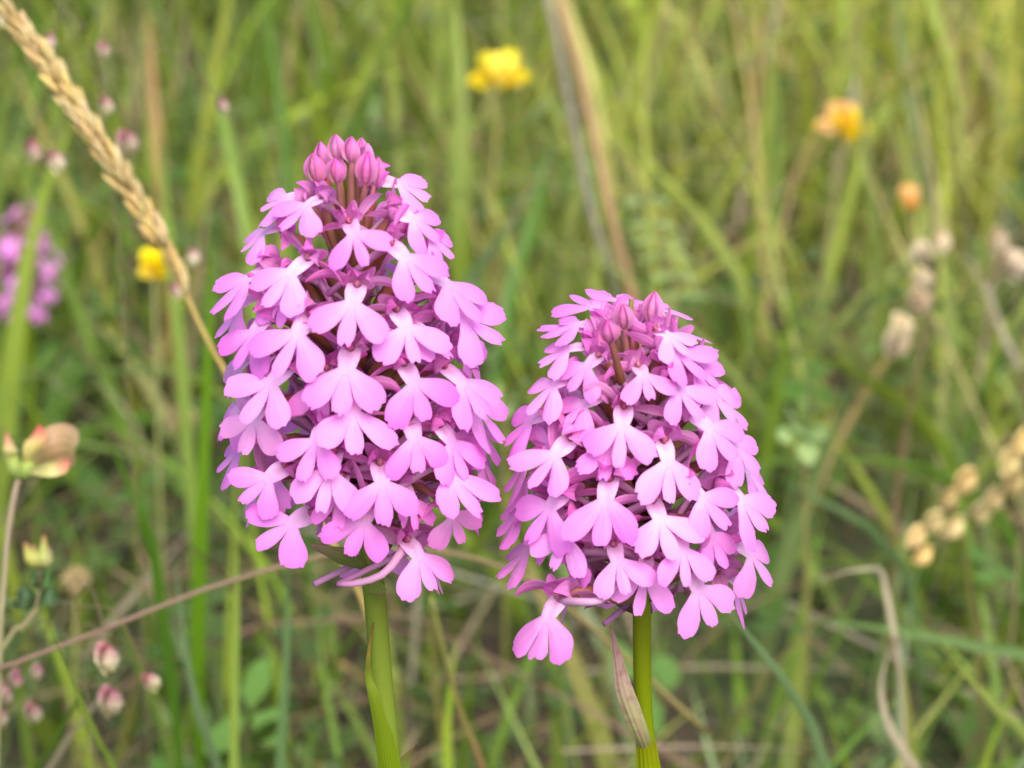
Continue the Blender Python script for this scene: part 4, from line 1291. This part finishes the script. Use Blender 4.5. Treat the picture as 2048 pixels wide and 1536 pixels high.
# ------------------------------------------------------------------ faded clover heads
def clover(label, x, y, d, size, stem_px):
    c = np.array(at(x, y, d))
    P = down_to_ground([c] + px_path(stem_px, d))
    foot = P[-1]
    root = thing("clover_head", label, "clover", foot, "faded clover heads")
    link("stem", mesh("stem", *tube((catmull(P, 16) - foot)[::-1], 0.0005, 6)), root, M['olive_stem'])
    g = np.random.default_rng(int(x))
    me = mesh("floret", *ellipsoid((0, 0, 0), (0, 0, 1), size * 0.55, size * 0.24, 6, 5, 0.4))
    for k in range(46):
        ph = math.acos(1 - 1.75 * (k + 0.5) / 46); th = k * 2.39996
        dv = V(math.sin(ph) * math.cos(th), math.sin(ph) * math.sin(th), math.cos(ph))
        o = link("floret", me, root, M['brown_head'])
        o.location = Vector(c - foot + dv * size * 0.12)
        o.rotation_mode = 'QUATERNION'; o.rotation_quaternion = Vector(dv + g.normal(0, 0.1, 3)).to_track_quat('Z', 'Y')
clover("round faded tan clover head left of the taller orchid", 365, 838, 0.66, 0.0060, [(368, 900), (380, 980)])
clover("round greenish brown clover head just above the mauve stem", 153, 1160, 0.60, 0.0052, [(152, 1230), (150, 1300)])

# ------------------------------------------------------------------ leafy plants that show
# vetch leaf: ladder of leaflets behind the dry stems
d = 0.74
P = down_to_ground(px_path([(1290, 375), (1315, 450), (1335, 520), (1350, 600)], d))
foot = P[-1]
root = thing("vetch_leaf", "pale green ladder-like vetch leaf with level leaflets beside the dry stem pair", "vetch", foot)
pth = catmull(P, 40)
link("leaf_stalk", mesh("leaf_stalk", *tube((pth - foot)[::-1], 0.0004, 6)), root, M['olive_stem'])
for k, (x, y) in enumerate(((1288, 402), (1305, 449), (1320, 484), (1330, 512), (1345, 551), (1362, 592))):
    for s in (-1, 1):
        c = np.array(at(x, y, d)) - foot
        Lf = rng.uniform(0.0060, 0.0078)
        pa = catmull([c, c + V(0.5 * Lf * s, -0.001, rng.uniform(0.0002, 0.0012)), c + V(Lf * s, -0.002, rng.uniform(-0.0016, 0.0006))], 8)
        link("leaflet", mesh("leaflet", *ribbon(pa, V(0, 0.75, 0.65), np.sin(np.pi * (0.12 + 0.83 * np.linspace(0, 1, 8))) * rng.uniform(0.0009, 0.0013), 0.3, 0, 5)), root, M['vetch'])
# pale round-leaved rosette
d = 0.60
foot = np.array(at_ground(1600, 900)); foot = np.array(at(1605, 900, d)); foot[2] = gnd(foot[0], foot[1]) - 0.002
root = thing("leafy_herb", "pale green herb with rounded leaves next to the shorter orchid", "herb", foot)
top = np.array(at(1605, 860, d)) - foot
link("stem", mesh("stem", *tube(catmull([V(0, 0, 0), top * 0.5 + V(0.003, 0, 0), top], 12), 0.0006, 6)), root, M['olive_stem'])
for (x, y, r) in ((1570, 815, 4.2), (1640, 815, 4.6), (1600, 865, 4.6), (1560, 880, 3.6), (1650, 880, 3.8), (1620, 930, 4.0), (1010, 790, 3.5) if False else (1610, 785, 3.2)):
    e = np.array(at(x, y, d - 0.006)) - foot
    pa = catmull([top, top * 0.45 + e * 0.55 + V(0, 0, 0.001), e], 9)
    link("leaf", mesh("leaf", *ribbon(pa, V(0.6, 0.5, 0.5) if x > 1600 else V(-0.6, 0.5, 0.5), np.sin(np.pi * (0.1 + 0.85 * np.linspace(0, 1, 9)) ** 1.6) * r * 0.0006, 0.25, 0, 5)), root, M['pale_leaf'])
d = 0.62
foot = np.array(at(1010, 800, d)); foot[2] = gnd(foot[0], foot[1]) - 0.002
root = thing("leafy_herb", "pale blurred herb leaves in the gap between the two orchids", "herb", foot)
top = np.array(at(1010, 820, d)) - foot
link("stem", mesh("stem", *tube(catmull([V(0, 0, 0), top * 0.5, top], 10), 0.0006, 6)), root, M['olive_stem'])
for (x, y, r) in ((985, 785, 4), (1035, 790, 4), (1010, 835, 4), (1060, 760, 3)):
    e = np.array(at(x, y, d - 0.004)) - foot
    pa = catmull([top, top * 0.45 + e * 0.55 + V(0, 0, 0.001), e], 9)
    link("leaf", mesh("leaf", *ribbon(pa, V(0.6, 0.5, 0.5), np.sin(np.pi * (0.1 + 0.85 * np.linspace(0, 1, 9)) ** 1.6) * r * 0.0007, 0.25, 0, 5)), root, M['pale_leaf'])
